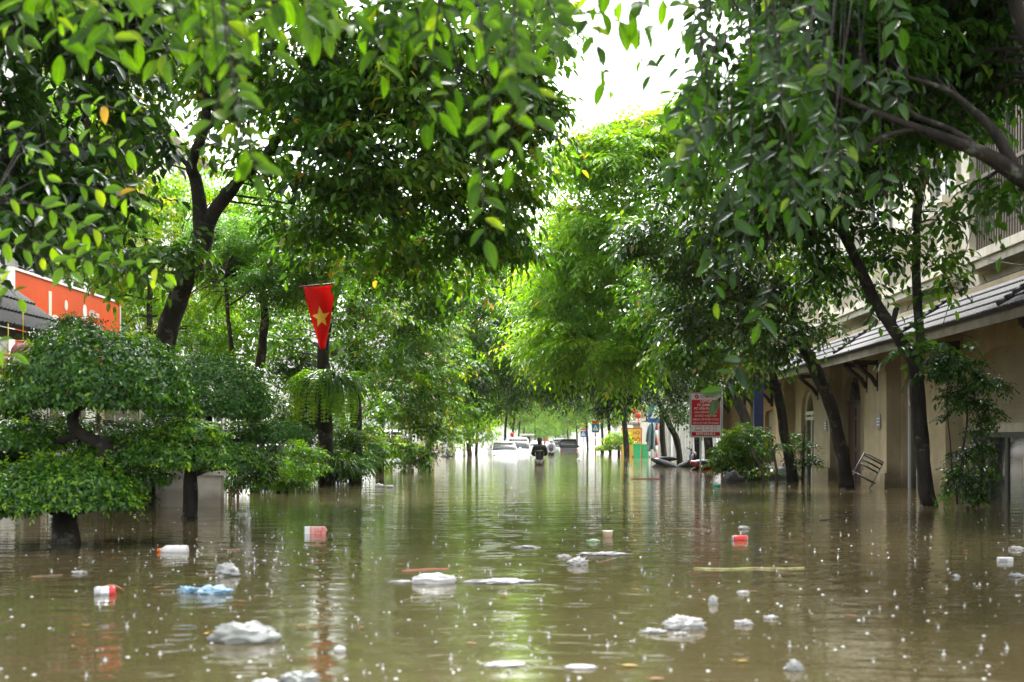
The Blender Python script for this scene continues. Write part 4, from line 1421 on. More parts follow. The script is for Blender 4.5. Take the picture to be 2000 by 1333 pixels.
straps('birds_nest_fern', 'strap-leaved fern ringing the flag tree trunk', P(648, 745, 28.6), 150, .95, .07, L_MID, 'fern', droop=1.1, up=.7, rad=.25)
straps('hanging_fern', 'long hanging ladder fern on the left side of the flag tree trunk', P(622, 735, 28.3), 34, 1.25, .12, L_BRIGHT, 'fern', droop=3.2, up=.2, pinn=True, rad=.2)
straps('hanging_fern', 'shorter ladder fern hanging on the right side of the flag tree trunk', P(662, 760, 28.3), 20, .9, .10, L_BRIGHT, 'fern', droop=3.2, up=.2, pinn=True, rad=.2)
straps('strap_plant', 'grassy strap-leaved clump at the foot of the flag tree', P(660, 915, 28.9), 120, .75, .05, L_MID, 'plant', droop=1.3, up=1.3, rad=.35)
straps('strap_plant', 'grassy strap-leaved clump below the straight dark tree', P(695, 905, 30), 90, .65, .045, L_MID, 'plant', droop=1.3, up=1.3, rad=.3)
q = P(1466, 868, 29)
straps('dragon_tree', 'spiky dragon plant on a leaning bare stem right of the bush', q, 42, .62, .03, L_MID, 'plant', droop=1.0, up=1.2, stem=[(P(1496, 945, 28.5).x, 28.6, -.5), P(1490, 925, 28.7), q])
q = P(1510, 880, 29.5)
straps('dragon_tree', 'smaller spiky dragon plant beside the blue post', q, 32, .55, .03, L_MID, 'plant', droop=1.0, up=1.2, stem=[(P(1520, 945, 29).x, 29.2, -.5), P(1517, 920, 29.3), q])


# ------------------------------------------------------------------ left-edge house with the tiled awning
RED = mat('red_cloth', (.70, .012, .006), .7, .15, trans=.4)
REDP = mat('red_print', (.50, .012, .025), .6, .15)
ORANGE = mat('orange_print', (.70, .085, .008), .6, .15, noise=.15, nscale=1.5)
YELP = mat('yellow_print', (.75, .52, .05), .5, .4)
BLUEP = mat('blue_print', (.02, .14, .42), .45, .4)
GREENP = mat('green_plastic', (.02, .36, .12), .4, .5)
LILAC = mat('pale_print', (.70, .68, .72), .5, .4)

root = thing('corner_house', (-8.3, 17, -.6), 'low house with grey corrugated tile awning at the left edge', 'house')
m = tiled_roof(11.5, 20.6, -6.75, 2.33, -8.0, 3.32, rows=4, per=.13)
m.build('awning_roof', TILE, root)
m = MB()
m.box(-6.83, -6.79, 11.5, 20.6, 2.20, 2.32)
m.quad((-6.83, 11.5, 2.28), (-6.83, 20.6, 2.28), (-8, 20.6, 2.5), (-8, 11.5, 2.5))
m.build('awning_fascia', TIMBER, root)
m = MB()
facade(m, -7.9, -.2, 11.5, 20.6, -.6, 6.5, [(12.5, 14.5, -.6, 1.7, 0), (16.2, 18.6, -.6, 1.7, .4)])
m.build('front_wall', CREAM, root)
m = MB()
m.box(-16, -8.103, 20.4, 20.6, -.6, 6.5)
m.build('side_wall', WHW, root)
for y in (15.3, 19.6):
    m = MB()
    m.box(-7.15, -6.92, y, y + .25, -.6, 2.2)
    m.build('post', CREAM_L, root)
m = MB()
for k in range(7):
    m.box(-8.0, -7.98, 16.2 + k * .4, 16.26 + k * .4, -.6, 1.7)
m.box(-8.02, -8.0, 16.2, 18.6, -.6, 2.0)
m.build('window', TIMBER, root)

for k, (px, py, Y, r, lb) in enumerate([(45, 692, 17.5, .15, 'red paper lantern with floral print under the tiled awning'), (16, 716, 16.4, .13, 'plain red lantern nearer the left edge under the awning')]):
    c = P(px, py, Y)
    root = thing('lantern', c, lb, 'lantern', 'red lanterns under the left awning')
    m = MB()
    m.ball((0, 0, 0), (r, r, r * 1.05), 14, 9)
    local(m, 'shade', mat('lantern_silk', (.42, .02, .03), .5, .4, color2=(.60, .32, .34), nscale=22, trans=.2), root)
    m = MB()
    m.lathe([(r * .45, r * .98), (r * .45, r * 1.12)], 10)
    m.bar((0, 0, r * 1.1), (0, 0, r * 1.1 + .35), .006)
    local(m, 'cap', YELP, root)
    m = MB()
    for a in range(7):
        m.bar((.02 * math.cos(a), .02 * math.sin(a), -r), (.045 * math.cos(a), .045 * math.sin(a), -r - .22), .006)
    local(m, 'tassel', RED, root)

# orange billboard
root = thing('billboard', (-8.45, 25.6, 1.0), 'orange billboard with tall white lettering behind the largest bonsai', 'sign')
m = MB()
m.box(-8.5, -8.44, 22.7, 28.35, 1.7, 3.62)
m.build('panel', ORANGE, root)
m = MB()
for (a, b_, c, d) in ((22.65, 28.40, 3.62, 3.66), (22.65, 28.40, 1.66, 1.70)):
    m.box(-8.52, -8.42, a, b_, c, d)
for a in (22.65, 28.35):
    m.box(-8.52, -8.42, a, a + .05, 1.7, 3.62)
m.build('frame', WHITEP, root)
for y in (23.5, 27.5):
    m = MB()
    m.bar((-8.6, y, -.6), (-8.6, y, 3.6), .04)
    m.build('post', METAL, root)
RSIDE = Matrix(((0, 0, 1), (1, 0, 0), (0, 1, 0))).to_3x3()        # text reading along +Y, facing +X


def sidetext(txt, size, y, z, m_, nm='lettering', X=-8.436, sx=1.0, bold=0.0, align='LEFT'):
    o = text_mesh(txt, size, nm, m_, None, Vector((0, 0, 0)), Matrix.Identity(3).to_quaternion(), align, .004, bold, sx)
    o.data.transform(RSIDE.to_4x4())
    o.data.transform(Matrix.Translation((X, y, z)))
    o.parent = root
    o.matrix_parent_inverse = root.matrix_basis.inverted()
    return o


sidetext('obi', 1.7, 23.3, 2.80, mat('ivory_print', (.72, .68, .56), .5), sx=.95)
sidetext('obibig.vn', .17, 26.45, 3.27, WHITEP)
sidetext('0962 971 927', .18, 26.3, 3.02, WHITEP)
for z in (3.27, 3.02):
    m = MB()
    m.prism([(26.2 + .11 * math.cos(a * math.pi / 8) - (.12 if z < 3.1 else 0), z + .13 * math.sin(a * math.pi / 8)) for a in range(16)], -8.439, -8.432)
    m.build('emblem', WHITEP, root)

# ------------------------------------------------------------------ flag on the tree
root = thing('flag', P(622, 570, 24), 'red pennant-folded flag with yellow star hanging from a tree', 'flag')
c0 = P(593, 561, 24)
sc = 28 / FPX
def flagpt(u, v):
    """u across 0..1, v down 0..1"""
    xl = 593 + 31 * v ** 1.1
    xr = 652 - 16 * max(0, v - .2) / .8
    x = xl + (xr - xl) * u
    y = 561 + 121 * v - 3 * u * (1 - v)
    dpt = .05 * math.sin(u * 9 + v * 3) * (.3 + v) + .06 * math.sin(u * 4.5 - v * 5)
    return P(x, y, 24) + Vector((0, dpt, 0))
m = MB()
NU, NV = 26, 30
m.add([flagpt(i / NU, j / NV) for j in range(NV + 1) for i in range(NU + 1)], [(j * (NU + 1) + i, j * (NU + 1) + i + 1, (j + 1) * (NU + 1) + i + 1, (j + 1) * (NU + 1) + i) for j in range(NV) for i in range(NU)], True)
fl = m.build('cloth', RED, root)
q = fl.modifiers.new('thick', 'SOLIDIFY')
q.thickness = .004
m = MB()
star = []
for k in range(10):
    r = 1 if k % 2 == 0 else .40
    a = math.radians(90 + 36 * k + 8)
    star.append((.52 + .42 * r * math.cos(a), .50 - .185 * r * math.sin(a)))
cpt = (.52, .50)
SUB = 5
for k in range(10):
    a, b_ = star[k], star[(k + 1) % 10]
    for i in range(SUB):
        for j in range(SUB - i):
            def bc(i_, j_):
                u = cpt[0] + (a[0] - cpt[0]) * i_ / SUB + (b_[0] - cpt[0]) * j_ / SUB
                v = cpt[1] + (a[1] - cpt[1]) * i_ / SUB + (b_[1] - cpt[1]) * j_ / SUB
                return flagpt(u, v) + Vector((0, -.03, 0))
            m.add([bc(i, j), bc(i + 1, j), bc(i, j + 1)], [(0, 1, 2)])
            if i + j < SUB - 1:
                m.add([bc(i + 1, j), bc(i + 1, j + 1), bc(i, j + 1)], [(0, 1, 2)])
m.build('star', YELP, root)
m = MB()
m.bar(P(585, 562, 24) + Vector((0, -.01, .01)), P(664, 554, 24.3) + Vector((0, -.01, .01)), .014)
m.build('pole', mat('dark_red_pole', (.12, .02, .015), .5), root)
root = thing('flag', P(1306, 745, 55), 'small red flag half hidden in dark leaves on the right', 'flag')
m = MB()
vs = [P(1297 + 16 * u - 3 * v, 738 + 14 * u + 8 * v, 55) + Vector((0, .05 * math.sin(u * 7 + v), 0)) for v in (0, .5, 1) for u in (0, .25, .5, .75, 1)]
m.add(vs, [(j * 5 + i, j * 5 + i + 1, j * 5 + i + 6, j * 5 + i + 5) for j in range(2) for i in range(4)], True)
fl = m.build('cloth', RED, root)
fl.modifiers.new('thick', 'SOLIDIFY').thickness = .006
m = MB()
m.bar(P(1296, 736, 55), P(1314, 753, 55), .02)
m.build('pole', DARKM, root)

# ------------------------------------------------------------------ red advert board
Yb = 33.0
px2 = lambda px, py, Y=Yb: P(px, py, Y)
root = thing('advert_board', (px2(1379, 860).x, Yb, -.6), 'upright red and white advert board with service list and phone number', 'sign')
a, b_ = px2(1349, 769), px2(1408, 853)
W_, H_ = b_.x - a.x, a.z - b_.z
m = MB()
m.box(a.x, b_.x, Yb, Yb + .05, b_.z, a.z)
m.build('panel', LILAC, root)
m = MB()
for (x0, x1, z0, z1) in ((a.x - .025, b_.x + .025, a.z, a.z + .025), (a.x - .025, b_.x + .025, b_.z - .025, b_.z), (a.x - .025, a.x, b_.z, a.z), (b_.x, b_.x + .025, b_.z, a.z)):
    m.box(x0, x1, Yb - .01, Yb + .06, z0, z1)
m.build('frame', METAL, root)
zf = lambda f: a.z - H_ * f
for f0, f1, nm in ((.145, .735, 'red_field'), (.895, .985, 'red_band')):
    m = MB()
    m.box(a.x + W_ * .03, b_.x - W_ * .03, Yb - .004, Yb + .01, zf(f1), zf(f0))
    m.build(nm, REDP, root)
FACE = Matrix.Rotation(math.radians(90), 3, 'X').to_quaternion()
rb = root


def facetext(txt, size, x, z, m_, rt, Y, align='CENTER', sx=1.0, bold=0.0, nm='lettering'):
    o = text_mesh(txt, size, nm, m_, rt, Vector((x, Y, z)), FACE, align, .003, bold, sx)
    o.matrix_parent_inverse = rt.matrix_basis.inverted()
    return o


cx_ = (a.x + b_.x) / 2
facetext('COMPNCC', .088, cx_ + .075, zf(.072), REDP, root, Yb - .006, bold=.0012, sx=.92)
for i, (tx, sz) in enumerate([('LAPTOP', .078), ('PC GAMING', .076), ('PC VĂN PHÒNG', .076), ('LINH KIỆN PHỤ KIỆN', .060), ('CÀI ĐẶT PHẦN MỀM', .060), ('NÂNG CẤP PHẦN CỨNG', .058), ('DỊCH VỤ THẺ TÍN DỤNG', .056)]):
    facetext(tx, sz, cx_, zf(.185 + i * .084), WHITEP, root, Yb - .008, bold=.001 if i < 3 else 0.0, sx=.95 if i < 3 else .92)
facetext('0979.656.812', .082, cx_, zf(.94), WHITEP, root, Yb - .008, bold=.0012)
m = MB()
cc = (a.x + W_ * .20, zf(.072))
m.prism([(cc[0] + .05 * math.cos(k * math.pi / 10), cc[1] + .05 * math.sin(k * math.pi / 10)) for k in range(20)], Yb - .006, Yb - .002, 'y')
em = m.build('emblem', REDP, root)
m = MB()
m.prism([(cc[0] - .03, cc[1] - .028), (cc[0] - .022, cc[1] - .034), (cc[0] + .03, cc[1] + .03), (cc[0] + .022, cc[1] + .034)], Yb - .009, Yb - .0062, 'y')
m.build('slash', WHITEP, em)
for k, fx in enumerate((.26, .55, .80)):
    m = MB()
    x_, z_ = a.x + W_ * fx, zf(.81)
    w_, h_ = ((.07, .04), (.06, .04), (.035, .045))[k]
    for (u0, u1, v0, v1) in ((-w_, w_, h_ - .008, h_), (-w_, w_, -h_, -h_ + .008), (-w_, -w_ + .008, -h_, h_), (w_ - .008, w_, -h_, h_)):
        m.box(x_ + u0, x_ + u1, Yb - .006, Yb - .001, z_ + v0, z_ + v1)
    if k == 0:
        m.box(x_ - w_ - .02, x_ + w_ + .02, Yb - .006, Yb - .001, z_ - h_ - .012, z_ - h_ - .003)
    m.build('icon', REDP, root)
for x_, z1 in ((px2(1369, 0).x, b_.z), (px2(1411, 0).x, a.z + .1)):
    m = MB()
    m.bar((x_, Yb + .09, -.6), (x_, Yb + .09, z1), .022)
    m.build('pole', METAL, root)


# ------------------------------------------------------------------ crossing signs
def crossing(label, px, py0, py1, w_px, Y, polebase, striped=False, top=None):
    c = P(px, (py0 + py1) / 2, Y)
    W = w_px * Y / FPX
    H = (py1 - py0) * Y / FPX
    root = thing('crossing_sign', (c.x, Y, -.6), label, 'sign', 'blue pedestrian crossing signs')
    m = MB()
    m.box(c.x - W / 2, c.x + W / 2, Y, Y + .03, c.z - H / 2, c.z + H / 2)
    m.build('panel', BLUEP, root)
    m = MB()
    r = min(W, H) * .42
    m.prism([(c.x, c.z + r), (c.x - r * .95, c.z - r * .72), (c.x + r * .95, c.z - r * .72)], Y - .004, Y + .002, 'y')
    tr = m.build('triangle', WHITEP, root)
    m = MB()                                  # walking figure over stripes
    m.tube([(c.x, Y - .008, c.z + r * .30), (c.x, Y - .008, c.z - r * .05)], [r * .09, r * .08], 6)
    m.ball((c.x, Y - .008, c.z + r * .42), r * .09, 8, 6)
    m.bar((c.x, Y - .008, c.z - r * .05), (c.x - r * .18, Y - .008, c.z - r * .48), r * .05)
    m.bar((c.x, Y - .008, c.z - r * .05), (c.x + r * .17, Y - .008, c.z - r * .48), r * .05)
    m.bar((c.x, Y - .008, c.z + r * .2), (c.x - r * .2, Y - .008, c.z), r * .04)
    m.bar((c.x, Y - .008, c.z + r * .2), (c.x + r * .2, Y - .008, c.z), r * .04)
    m.build('walking_figure', BLACK, tr)
    if top:
        m = MB()
        m.box(c.x - W * .45, c.x + W * .45, Y, Y + .03, c.z + H / 2 + .03, c.z + H / 2 + .03 + H * .3)
        m.build('top_plate', mat('orange_print', (0, 0, 0)), root)
    z1 = c.z - H / 2 + (H * .9)
    if striped:
        n = 7
        z0 = -.6
        zt = c.z - H / 2
        for k in range(n):
            m = MB()
            za, zb = z0 + (zt - z0) * k / n, z0 + (zt - z0) * (k + 1) / n
            m.lathe([(.045, za), (.045, zb)], 12, Matrix.Translation((c.x, Y + .08, 0)))
            m.build('pole_band', mat('faded_red', (.40, .04, .03), .5) if k % 2 == 0 else WHITEP, root)
        m = MB()
        m.lathe([(.04, zt), (.04, z1)], 12, Matrix.Translation((c.x, Y + .08, 0)))
        m.build('pole', METAL, root)
    else:
        m = MB()
        m.lathe([(.04, -.6), (.04, z1)], 12, Matrix.Translation((c.x, Y + .08, 0)))
        m.build('pole', METAL, root)
    return root


crossing('largest blue crossing sign on a red and white banded pole', 1283, 788, 826, 34, 59.5, 902, True)
crossing('middle-sized blue crossing sign on a banded pole, under a yellow plate', 1163, 828, 845, 15, 95, 886, True, top=True)
crossing('smallest blue crossing sign with orange plate on top, near the dark pickup', 1139, 842, 854, 11, 118, 880, False, top=True)

# yellow notice board
Yn = 84.0
a, b_ = P(1214, 838, Yn), P(1252, 890, Yn)
root = thing('notice_board', ((a.x + b_.x) / 2, Yn, -.6), 'yellow notice board with red border and red lettering', 'sign')
m = MB()
m.box(a.x, b_.x, Yn, Yn + .05, b_.z, a.z)
m.build('panel', YELP, root)
m = MB()
for (x0, x1, z0, z1) in ((a.x - .04, b_.x + .04, a.z, a.z + .06), (a.x - .04, a.x, b_.z, a.z), (b_.x, b_.x + .05, b_.z, a.z)):
    m.box(x0, x1, Yn - .01, Yn + .06, z0, z1)
m.build('border', REDP, root)
for tx, f, sz in (('HỘI', .16, .24), ('ĐÔI', .42, .34), ('HIỆU', .62, .20), ('SÔI', .75, .17), ('VÉ', .88, .17)):
    facetext(tx, sz, (a.x + b_.x) / 2 + .32, a.z - (a.z - b_.z) * f, REDP, root, Yn - .006, bold=.004)
for x_ in (a.x + .1, b_.x - .1):
    m = MB()
    m.bar((x_, Yn + .09, -.6), (x_, Yn + .09, a.z), .03)
    m.build('post', METAL, root)

# green wheeled bins
for k, (px, lb, lid) in enumerate([(1244, 'green wheeled bin, left of the pair by the notice board', False), (1260, 'green wheeled bin with yellow-green sides, right of the pair', True)]):
    Y = 74.0 + k * .3
    s_ = Y / FPX
    c = P(px, 890, Y)
    root = thing('wheeled_bin', (c.x, Y, -.45), lb, 'bin', 'green wheeled bins by the notice board')
    m = MB()
    hw = 7.2 * s_
    zt = 23 * s_ + .5
    m.prism([(-hw * .8, .12), (hw * .8, .12), (hw, zt), (-hw, zt)], -.2, .2, 'y')
    body = local(m, 'body', GREENP, root, bevel=.02)
    m = MB()
    m.box(-hw * 1.08, hw * 1.08, -.25, .25, zt + .002, zt + .05)
    local(m, 'lid', GREENP if not lid else mat('lime_plastic', (.30, .50, .05), .4), root, bevel=.01)
    m = MB()
    m.bar((-hw * .9, .28, zt - .08), (hw * .9, .28, zt - .08), .02)
    local(m, 'handle', BLACK, root)
    for sx_ in (-1, 1):
        m = MB()
        m.lathe([(.12, -.03), (.12, .03)], 14, Matrix.Translation((sx_ * hw * .8, -.05, .45)) @ Matrix.Rotation(math.pi / 2, 4, 'X'))
        local(m, 'wheel', mat('rust_red', (.35, .09, .05), .6), root)

# hanging raincoat
Y = 60.5
root = thing('raincoat', P(1273, 850, Y), 'grey-green raincoat hanging beside the banded pole', 'raincoat')
m = MB()
NU, NV = 18, 12
def coat(u, v):
    x = 1273 + (u - .5) * (9 + 8 * min(1, v * 2.5) + 1 * v)
    y = 826 + 54 * v + 2.5 * math.sin(u * 9) * v
    return P(x, y, Y) + Vector((0, .12 * math.sin(u * 15 + v * 1.5) * (.3 + v) - .15 * math.cos((u - .5) * 3), 0))
m.add([coat(i / NU, j / NV) for j in range(NV + 1) for i in range(NU + 1)], [(j * (NU + 1) + i, j * (NU + 1) + i + 1, (j + 1) * (NU + 1) + i + 1, (j + 1) * (NU + 1) + i) for j in range(NV) for i in range(NU)], True)
COATM = mat('raincoat_fabric', (.11, .19, .20), .45, .5)
fl = m.build('cloth', COATM, root)
fl.modifiers.new('thick', 'SOLIDIFY').thickness = .012
m = MB()
m.tube([P(1267, 832, Y), P(1264, 850, Y), P(1263, 864, Y)], [.05, .05, .04], 7)
m.build('sleeve', COATM, root)
m = MB()
m.tube([P(1268, 830, Y), P(1273, 826, Y), P(1278, 830, Y)], [.012] * 3, 5)
m.tube([P(1273, 826, Y), P(1273, 821, Y)], [.012] * 2, 5)
m.build('hanger', DARKM, root)
m = MB()
root = thing('clothes_line', P(1250, 822, 60.5), 'thin line strung between trees behind the crossing pole', 'line')
m.bar(P(1225, 822, 60.7), P(1300, 822, 60.5), .01)
m.build('cord', DARKM, root)

# pale corrugated fence
root = thing('metal_fence', (6.6, 78, -.6), 'pale corrugated metal fence behind the raincoat and dark trunks', 'fence')
m = MB()
x = P(1268, 0, 78).x
xe = P(1400, 0, 78).x
z1 = P(0, 828, 78).z
vs, fs = [], []
n = int((xe - x) / .04)
for i in range(n + 1):
    yy = 78 + (.05 if (i // 2) % 2 else 0)
    vs += [(x + (xe - x) * i / n, yy, -.6), (x + (xe - x) * i / n, yy, z1)]
m.add(vs, [(2 * i, 2 * i + 2, 2 * i + 3, 2 * i + 1) for i in range(n)])
m.build('sheet', mat('pale_sheet', (.58, .58, .52), .6, .3, color2=(.42, .43, .39), nscale=2), root)
for k in range(4):
    m = MB()
    xx = x + (xe - x) * k / 3
    m.box(xx - .05, xx + .05, 77.9, 77.98, -.6, z1 + .1)
    m.build('post', WHITEP, root)

# blue post at right
root = thing('blue_post', (P(1481, 0, 33.5).x, 33.5, -.6), 'dark blue post rising behind the dragon plants', 'post')
m = MB()
c = P(1481, 735, 33.5)
m.box(c.x - .11, c.x + .11, 33.4, 33.62, -.6, 3.0)
m.build('shaft', mat('navy_paint', (.02, .035, .12), .5), root)
m = MB()
m.box(c.x - .14, c.x + .14, 33.37, 33.65, 3.0, 3.06)
m.build('cap', mat('navy_paint', (0, 0, 0)), root)

# thin grey lamp pole at left + gate posts
root = thing('lamp_pole', (P(801, 0, 47).x, 47, -.6), 'thin grey pole among the trees on the left', 'pole')
m = MB()
c = P(801, 700, 47)
m.lathe([(.07, -.6), (.06, 2), (.045, 7)], 12, Matrix.Translation((c.x, 47, 0)))
m.build('shaft', METAL, root)
m = MB()
m.bar((c.x, 47, 6.9), (c.x + 1.1, 47, 7.2), .03)
m.box(c.x + .9, c.x + 1.5, 46.9, 47.1, 7.17, 7.27)
m.build('lamp_arm', METAL, root)
for px, Y, zt, lb in ((873, 76, 828, 'white round gate pillar with grey cap, beside the scooter'), (907, 80, 858, 'short white gate pillar behind the rope-wrapped trunk'), (887, 84, 842, 'thin white gate pillar between the wrapped trunk and the capped pillar')):
    c = P(px, zt, Y)
    root = thing('gate_pillar', (c.x, Y, -.6), lb, 'pillar', 'white gate pillars on the left')
    r = 3.2 * Y / FPX if px == 873 else 2.4 * Y / FPX
    m = MB()
    m.lathe([(r * 1.15, -.6), (r * 1.15, .1), (r, .15), (r, c.z)], 14, Matrix.Translation((c.x, Y, 0)))
    m.build('shaft', WHW, root)
    m = MB()
    m.lathe([(r * 1.5, c.z), (r * 1.5, c.z + .08), (r * .6, c.z + .25)], 14, Matrix.Translation((c.x, Y, 0)))
    m.build('cap', GREYW, root)
# white garden wall on the left
root = thing('garden_wall', (-7.3, 62, -.6), 'low white garden wall behind the scooter and leaning tree', 'wall')
m = MB()
m.box(-7.6, -7.4, 48, 86, -.6, 1.35)
m.build('wall', WHW, root)
m = MB()
m.box(-7.66, -7.34, 48, 86, 1.353, 1.43)
m.build('coping', STONE, root)
# picket fence with red and white rails
root = thing('picket_fence', (-5.6, 24, -.6), 'low picket fence with red and white posts between the bonsai stumps', 'fence')
for k, px in enumerate(range(384, 470, 8)):
    Y = 23.5
    c = P(px, 905, Y)
    m = MB()
    m.box(c.x - .022, c.x + .022, Y, Y + .04, -.6, c.z)
    m.build('picket', WHITEP if k % 2 else mat('brick_red', (.30, .06, .035), .6), root)
m = MB()
for z in (.1, .38):
    m.box(P(380, 0, 23.5).x, P(470, 0, 23.5).x, 23.545, 23.58, z, z + .04)
m.build('rail', mat('brick_red', (0, 0, 0)), root)
# white board and low wall seen between bonsai branches
root = thing('planter_wall', (-7.2, 19.3, -.6), 'low pale wall standing in water between the bonsai trunks', 'wall')
m = MB()
m.box(-6.6, -4.35, 19.2, 19.4, -.6, .42)
m.build('wall', CREAM_L, root)
m = MB()
m.box(-6.65, -4.3, 19.15, 19.45, .423, .48)
m.build('coping', STONE, root)
# ac unit and blue sheet seen beside the flag tree
root = thing('air_conditioner', P(668, 684, 36), 'grey air conditioner box on the yellow house near the flag', 'air conditioner')
c = P(653, 683, 37)
m = MB()
m.box(c.x - .25, c.x + .25, 37, 37.4, c.z - .22, c.z + .22)
m.build('case', METAL, root)
m = MB()
m.lathe([(.16, 0), (.17, .02)], 18, Matrix.Translation((c.x - .03, 36.99, c.z)) @ Matrix.Rotation(math.pi / 2, 4, 'X'))
m.build('fan_grille', DARKM, root)
m = MB()
m.bar((c.x, 37.3, c.z - .2), (c.x - 6.4, 38.2, c.z - .3), .02)
m.build('bracket', DARKM, root)

# ------------------------------------------------------------------ people
SKIN = mat('skin', (.42, .26, .18), .5, .4)


def skin_mesh(name, nodes, edges, m, root, subs=2):
    """nodes: name -> (x, y, z, radius[, radius y]); the first one is the root"""
    ks = list(nodes)
    me = bpy.data.meshes.new(name)
    me.from_pydata([nodes[k][:3] for k in ks], [(ks.index(a), ks.index(b)) for a, b in edges], [])
    o = bpy.data.objects.new(name, me)
    COL.objects.link(o)
    md = o.modifiers.new('skin', 'SKIN')
    md.use_smooth_shade = True
    if not me.skin_vertices:
        me.attributes.new
    sv = me.skin_vertices[0].data if len(me.skin_vertices) else None
    if sv is None:
        bpy.context.view_layer.objects.active = o
        bpy.ops.mesh.customdata_skin_add()
        sv = me.skin_vertices[0].data
    for i, k in enumerate(ks):
        n = nodes[k]
        sv[i].radius = (n[3], n[4] if len(n) > 4 else n[3])
        sv[i].use_root = (i == 0)
    ss = o.modifiers.new('sub', 'SUBSURF')
    ss.levels = ss.render_levels = subs
    dg = bpy.context.evaluated_depsgraph_get()
    dg.update()
    me2 = bpy.data.meshes.new_from_object(o.evaluated_get(dg))
    bpy.data.objects.remove(o)
    me2.materials.clear()
    me2.materials.append(m)
    me2.polygons.foreach_set('use_smooth', [True] * len(me2.polygons))
    o = bpy.data.objects.new(name, me2)
    COL.objects.link(o)
    o.parent = root
    return o


def person(label, loc, rz, ht, jacket, trousers, kind):
    root = thing('person', loc, label, 'person', None, rz)
    k = ht / 1.7
    # the figure looks along +Y (away from the camera)
    N = {
        'pelvis': (0, 0, .93, .135, .10), 'waist': (0, 0, 1.08, .125, .09), 'chest': (0, .01, 1.28, .155, .10), 'uchest': (0, 0, 1.40, .13, .085), 'neck': (0, .01, 1.50, .052), 'head0': (0, .03, 1.57, .070, .08), 'head1': (0, .03, 1.64, .076, .092), 'head2': (0, .02, 1.70, .055, .065),
        'shL': (-.17, 0, 1.40, .058), 'elL': (-.25, .03, 1.14, .042), 'wrL': (-.15, .24, 1.08, .028), 'haL': (-.10, .31, 1.08, .034, .018),
        'shR': (.17, 0, 1.40, .058), 'elR': (.25, .03, 1.14, .042), 'wrR': (.15, .24, 1.10, .028), 'haR': (.10, .31, 1.10, .034, .018),
        'hiL': (-.09, 0, .86, .088), 'knL': (-.10, .07, .49, .058), 'anL': (-.10, -.02, .09, .038), 'toL': (-.11, .13, .03, .035),
        'hiR': (.09, 0, .86, .088), 'knR': (.10, .02, .49, .058), 'anR': (.10, -.10, .09, .038), 'toR': (.11, .05, .03, .035)}
    for s_, sg in (('L', 1), ('R', -1)):
        hx, hy, hz = N['ha' + s_][:3]
        for f in range(4):
            dx = (-.026 + .017 * f) * sg
            ln = (.055, .065, .062, .048)[f]
            N[f'f{s_}{f}a'] = (hx + dx + .008 * sg, hy + .045, hz, .0095)
            N[f'f{s_}{f}b'] = (hx + dx + .012 * sg, hy + .045 + ln * .6, hz - .018, .0085)
            N[f'f{s_}{f}c'] = (hx + dx + .014 * sg, hy + .045 + ln * .75, hz - .045, .0075)
        N['th' + s_] = (hx + .045 * sg, hy + .01, hz + .005, .011)
        N['tt' + s_] = (hx + .062 * sg, hy + .045, hz - .01, .009)
    E = [('pelvis', 'waist'), ('waist', 'chest'), ('chest', 'uchest'), ('uchest', 'neck'), ('neck', 'head0'), ('head0', 'head1'), ('head1', 'head2')]
    for s_ in 'LR':
        E += [('uchest', 'sh' + s_), ('sh' + s_, 'el' + s_), ('el' + s_, 'wr' + s_), ('wr' + s_, 'ha' + s_), ('pelvis', 'hi' + s_), ('hi' + s_, 'kn' + s_), ('kn' + s_, 'an' + s_), ('an' + s_, 'to' + s_), ('ha' + s_, 'th' + s_), ('th' + s_, 'tt' + s_)]
        for f in range(4):
            E += [('ha' + s_, f'f{s_}{f}a'), (f'f{s_}{f}a', f'f{s_}{f}b'), (f'f{s_}{f}b', f'f{s_}{f}c')]
    sc_ = lambda D: {a: tuple(x * k for x in v) for a, v in D.items()}
    body = skin_mesh('body', sc_(N), E, SKIN, root)
    # face
    m = MB()
    for sx_ in (-1, 1):
        m.ball((.03 * sx_ * k, .108 * k, 1.625 * k), .011 * k, 8, 6)
    local(m, 'eyes', mat('eye', (.05, .04, .04), .2), root)
    m = MB()
    m.tube([(0, .115 * k, 1.63 * k), (0, .132 * k, 1.60 * k), (0, .118 * k, 1.59 * k)], [.008 * k, .014 * k, .012 * k], 7)
    local(m, 'nose', SKIN, root)
    m = MB()
    m.tube([(-.022 * k, .105 * k, 1.563 * k), (0, .113 * k, 1.562 * k), (.022 * k, .105 * k, 1.563 * k)], [.004, .007, .004], 6)
    local(m, 'mouth', mat('lips', (.35, .13, .11), .5), root)
    for sx_ in (-1, 1):
        m = MB()
        m.ball((.082 * sx_ * k, .02 * k, 1.61 * k), (.010 * k, .018 * k, .03 * k), 8, 6)
        local(m, 'ear', SKIN, root)
    # jacket and trousers follow the body, a little larger
    J = {a: N[a] for a in ('waist', 'pelvis', 'chest', 'uchest', 'shL', 'elL', 'wrL', 'shR', 'elR', 'wrR')}
    J = {a: (v[0], v[1], v[2], v[3] + .035, (v[4] if len(v) > 4 else v[3]) + .035) for a, v in J.items()}
    J['hem'] = (0, 0, .80, .185, .145)
    J['collar'] = (0, .005, 1.475, .078, .078)
    local_e = [('waist', 'pelvis'), ('pelvis', 'hem'), ('waist', 'chest'), ('chest', 'uchest'), ('uchest', 'collar')] + [e for s_ in 'LR' for e in (('uchest', 'sh' + s_), ('sh' + s_, 'el' + s_), ('el' + s_, 'wr' + s_))]
    jk = skin_mesh('jacket', sc_(J), local_e, jacket, root)
    T = {a: N[a] for a in ('pelvis', 'hiL', 'knL', 'anL', 'hiR', 'knR', 'anR')}
